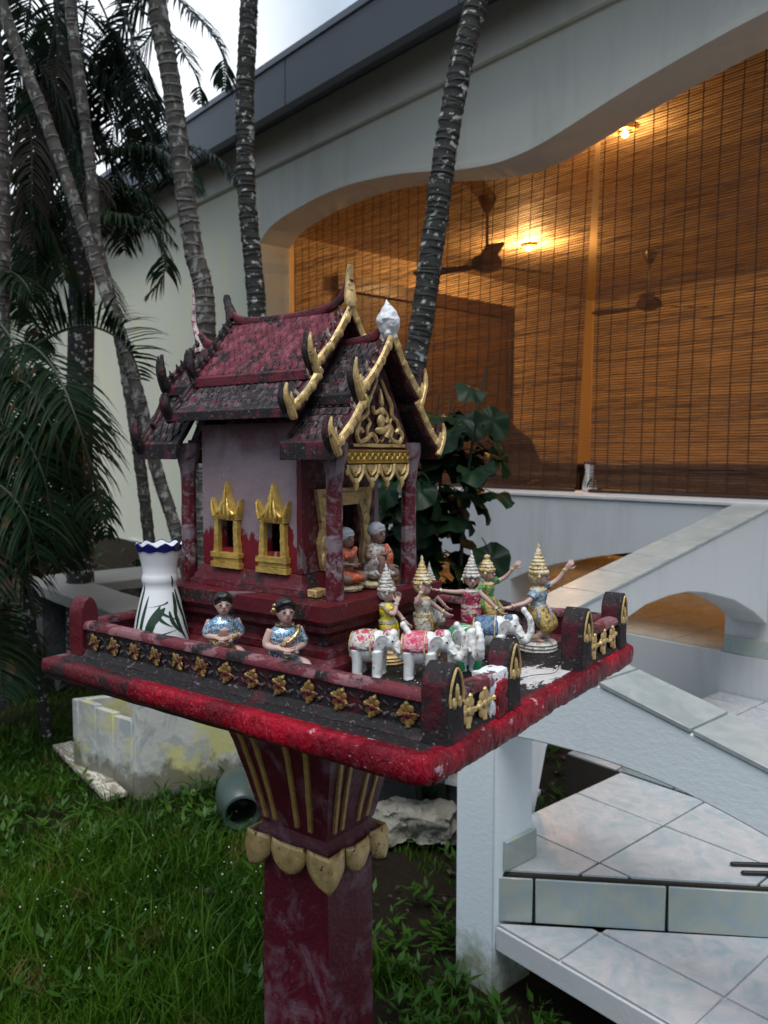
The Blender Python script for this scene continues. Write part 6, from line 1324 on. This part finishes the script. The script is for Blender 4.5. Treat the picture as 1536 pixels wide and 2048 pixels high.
t, hd, V = seated_person(.032, -.205, 0, -32, 'seated woman figurine in one-shouldered blue glitter dress with gold hair flower', 1.42, 'glit_blue', 'glit_blue', 'hair', glit=True, bare=True, bun=True, grp='glitter-dressed couple on the table')
obj('necklace', MB().tube([V(.010+.0*a, .0105*math.cos(a), .0555+.004*math.sin(a)) if False else V(.0085*math.sin(a)+.001, .0100*math.cos(a), .0555) for a in np.linspace(0, 6.28, 17)], .0017, 6), M['glit_gold'], t)
obj('sash', MB().tube(smooth_pts([V(.013, -.008, .034), V(.0175, .0, .040), V(.014, .010, .047), V(.006, .014, .053)], 5), .0036, 8), M['glit_gold'], t, rough=(.0008, 150, .005))
obj('hair_flower', MB().ell(hd+V(.002, -.0135, .003), .004, 8, 6).ell(hd+V(.003, -.0130, .008), .0032, 8, 6).ell(hd+V(-.004, -.0135, .0), .0032, 8, 6), M['glit_gold'], t); obj('waist_flower', MB().ell(V(.018, .0, .026), (.006, .009, .007), 10, 8), M['glit_gold'], t, rough=(.001, 200, .004))
t, hd, V = seated_person(.012, -.030, .114, -8, 'white-haired old woman figurine in orange cloth seated on gold cushion in the porch', 1.12, 'd_orange', 'd_orange', 'grey_hair', 'skin_dark', bun=True, cushion='gold_crown', grp='old couple in the porch')
obj('shoulder_cloth', MB().tube(smooth_pts([V(.012, -.012, .055), V(.016, .0, .060), V(.010, .012, .066)], 5), .0052, 8), M['d_orange'], t, rough=(.001, 120, .005))
t, hd, V = seated_person(.030, .035, .114, -4, 'white-haired old man figurine in cream robe with orange shawl and raised knee in the porch', 1.18, 'd_cream', 'd_cream', 'grey_hair', 'skin_dark', knee_up=True, cushion='gold_crown', grp='old couple in the porch')
obj('shawl', MB().tube(smooth_pts([V(.008, .013, .064), V(.018, .012, .050), V(.018, .010, .034)], 5), .0062, 8, sq=(.6, 1.2)), M['d_orange'], t, rough=(.001, 120, .005))

# ---- elephants
def elephant(s, r, heading, label, k, cloth, band=None, trunkup=True):
    t = empty('elephant_figurine', SW(s, r, 0), SA+R(heading), label, 'elephant figurine', 'white elephant figurines behind the front rail'); V = lambda x, y, z_: Vector((x*k, y*k, z_*k))
    b = MB().ell(V(-.012, 0, .045), (.030*k, .0205*k, .0245*k), 22, 14).ell(V(.004, 0, .050), (.018*k, .0185*k, .0200*k), 16, 12).ell(V(-.030, 0, .044), (.014*k, .016*k, .017*k), 14, 10)
    b.ell(V(.026, 0, .056), (.0155*k, .0135*k, .0160*k), 18, 12).ell(V(.031, 0, .0655), (.009*k, .0105*k, .008*k), 12, 8).ell(V(.037, 0, .048), (.010*k, .010*k, .010*k), 12, 8)
    for sx_ in (.006, -.030):
        for sy in (-1, 1): b.tube([V(sx_, sy*.0098, .042), V(sx_+.001, sy*.0102, .022), V(sx_, sy*.0105, .006), V(sx_+.001, sy*.0105, .0)], [.0115*k, .0092*k, .0085*k, .0095*k], 12)
    b.tube(smooth_pts([V(-.042, 0, .052), V(-.047, 0, .040), V(-.046, .002, .026)], 4), [.003*k]*6+[.0022*k, .0018*k, .003*k], 6)
    tp = [V(.036, 0, .052), V(.046, 0, .036), V(.056, 0, .034), V(.062, 0, .048), V(.060, 0, .066), V(.053, 0, .076), V(.049, 0, .081)] if trunkup else [V(.036, 0, .052), V(.048, 0, .052), V(.050, 0, .038), V(.052, 0, .026), V(.058, 0, .030), V(.060, 0, .050), V(.056, 0, .064)]
    sp = smooth_pts(tp, 5); b.tube(sp, [(.0090-.0050*i/(len(sp)-1)+.0005*math.sin(i*2.2))*k for i in range(len(sp))], 12).ell(tp[-1], .0056*k, 12, 8)
    b.ell(V(.042, 0, .040), (.008*k, .007*k, .006*k), 10, 8)
    obj('body', b, M['eleph'], t, remesh=.0013*k)
    for sy in (-1, 1):
        pl = [(-.004, .012), (.006, .013), (.012, .006), (.010, -.004), (.002, -.012), (-.005, -.022), (-.010, -.016), (-.012, -.004), (-.010, .006)]
        T = Matrix.Translation(V(.016, sy*.0155, .056)) @ Matrix.Rotation(sy*R(-22), 4, 'Z') @ Matrix.Rotation(sy*R(-12), 4, 'X')
        obj('ear', MB().prism([(a*k, c*k) for a, c in pl], 'y', -.0014*k, .0014*k, T), M['eleph'], t, bevel=.001, rough=(.0009, 90, .005))
        obj('tusk', MB().tube(smooth_pts([V(.038, sy*.0075, .046), V(.045, sy*.009, .040), V(.051, sy*.0085, .042)], 4), [.0024*k, .0023*k, .0022*k, .002*k, .0018*k, .0016*k, .0013*k, .001*k, .0006*k], 7), M['eleph'], t)
        obj('eye', MB().ell(V(.0345, sy*.0118, .0575), (.0022*k, .001*k, .0013*k), 8, 6), M['hair'], t)
    cl = MB(); vs = []; N, Kk = 16, 12
    for i in range(Kk+1):
        x_ = -.040+.044*i/Kk
        for j in range(N+1):
            a = -1.75+3.5*j/N; ex = max(.3, 1-((x_+.014)/.042)**2)**.5; vs.append(V(x_, math.sin(a)*.0222*ex, .0475+math.cos(a)*.0235*ex))
    cl.add(vs, [(i*(N+1)+j, i*(N+1)+j+1, (i+1)*(N+1)+j+1, (i+1)*(N+1)+j) for i in range(Kk) for j in range(N)])
    o = obj('saddle_cloth', cl, M[cloth], t, ang=180, rough=(.0011, 110, .005)); sd = o.modifiers.new('solid', 'SOLIDIFY'); sd.thickness = .0014
    obj('girth_cord', MB().tube([V(-.002, .0222*math.sin(a), .048+.0225*math.cos(a)) for a in np.linspace(0, 6.283, 25)], .0012*k, 6), M['gold_crown'], t)
    obj('cloth_fringe', MB().tube([V(-.041, .0165*math.sin(a), .046+.0185*math.cos(a)) for a in np.linspace(-1.9, 1.9, 19)], .0020*k, 6), M['gold_old'], t, rough=(.0006, 150, .006))
    hb = MB().ell(V(.024, 0, .0672), (.0105*k, .0115*k, .0062*k), 14, 8); obj('head_cloth', hb, M[cloth], t, rough=(.0008, 120, .005))
    if band: obj('ribbon', MB().tube(smooth_pts([V(.012, -.010, .032), V(.013, -.0125, .018), V(.013, -.012, .003)], 4), [.006*k]*9, 8, sq=(.5, 1.1)), M[band], t); obj('ribbon', MB().tube(smooth_pts([V(.012, .010, .032), V(.013, .0125, .018), V(.013, .012, .003)], 4), [.006*k]*9, 8, sq=(.5, 1.1)), M[band], t)
    t.scale = (.92, 1.16, 1.04)
    return t
elephant(.130, -.100, 20, 'white elephant with red-flecked saddle cloth, leftmost behind the rail', 1.0, 'e_red')
elephant(.205, -.065, 26, 'white elephant with pink saddle cloth and dark red ribbon, second from the left', 1.02, 'e_pink', 'red_cloth')
elephant(.232, .010, -38, 'white elephant with green saddle cloth and green ribbon facing the viewer', 1.0, 'e_green', 'green_cloth')
elephant(.235, .108, 24, 'white elephant with blue and gold saddle cloth before the blue dancer', 1.02, 'e_blue')
tag(obj('green_pebble', MB().ell((0, 0, .010), (.012, .010, .011), 10, 7), m_plain('jade_green', (.03, .30, .13), .3), rough=(.003, 70, .006), loc=SW(.330, -.085, .001)), 'bright green lump right of the gate post', 'pebble', 'green lumps on the table')
tag(obj('green_pebble', MB().ell((0, 0, .009), (.008, .008, .010), 10, 7), bpy.data.materials['green_ribbon'], rough=(.002, 70, .006), loc=SW(.318, -.110, .001)), 'dark green lump left of the gate post', 'pebble', 'green lumps on the table')
vase(SW(-.276, -.198, .001), .192, 'white porcelain vase with blue scalloped rim and green bamboo leaves on the shrine table', seed=2, ang=R(20))
# hair-thin wire and debris on the platform
wr_ = MB().tube(smooth_pts([SW(.30, -.06, .004), SW(.33, -.02, .008), SW(.34, .03, .005), SW(.36, .07, .004), SW(.355, .10, .012)], 8), .0006, 4)
tag(obj('loose_wire', wr_, M['black']), 'thin dark wire curling over the front of the shrine table', 'wire')
db = MB(); rn = random.Random(4)
for k in range(420):
    s_, r_ = rn.uniform(-.2, .37), rn.uniform(-.26, .28)
    if s_ < .10 and abs(r_) < .17 and rn.random() < 1: continue
    p = SW(s_, r_, .0015); l = rn.uniform(.0015, .006); a = rn.uniform(0, 6.28); dd = Vector((math.cos(a), math.sin(a), rn.uniform(0, .5)))*l; sd = dd.cross(Vector((0, 0, 1)))*.35
    db.add([p, p+dd*.5+sd, p+dd, p+dd*.5-sd], [(0, 1, 2, 3)])
tag(obj('paint_flakes', db, M['filler'], smooth=False), 'paint flakes and grit scattered over the table top', kind='stuff')
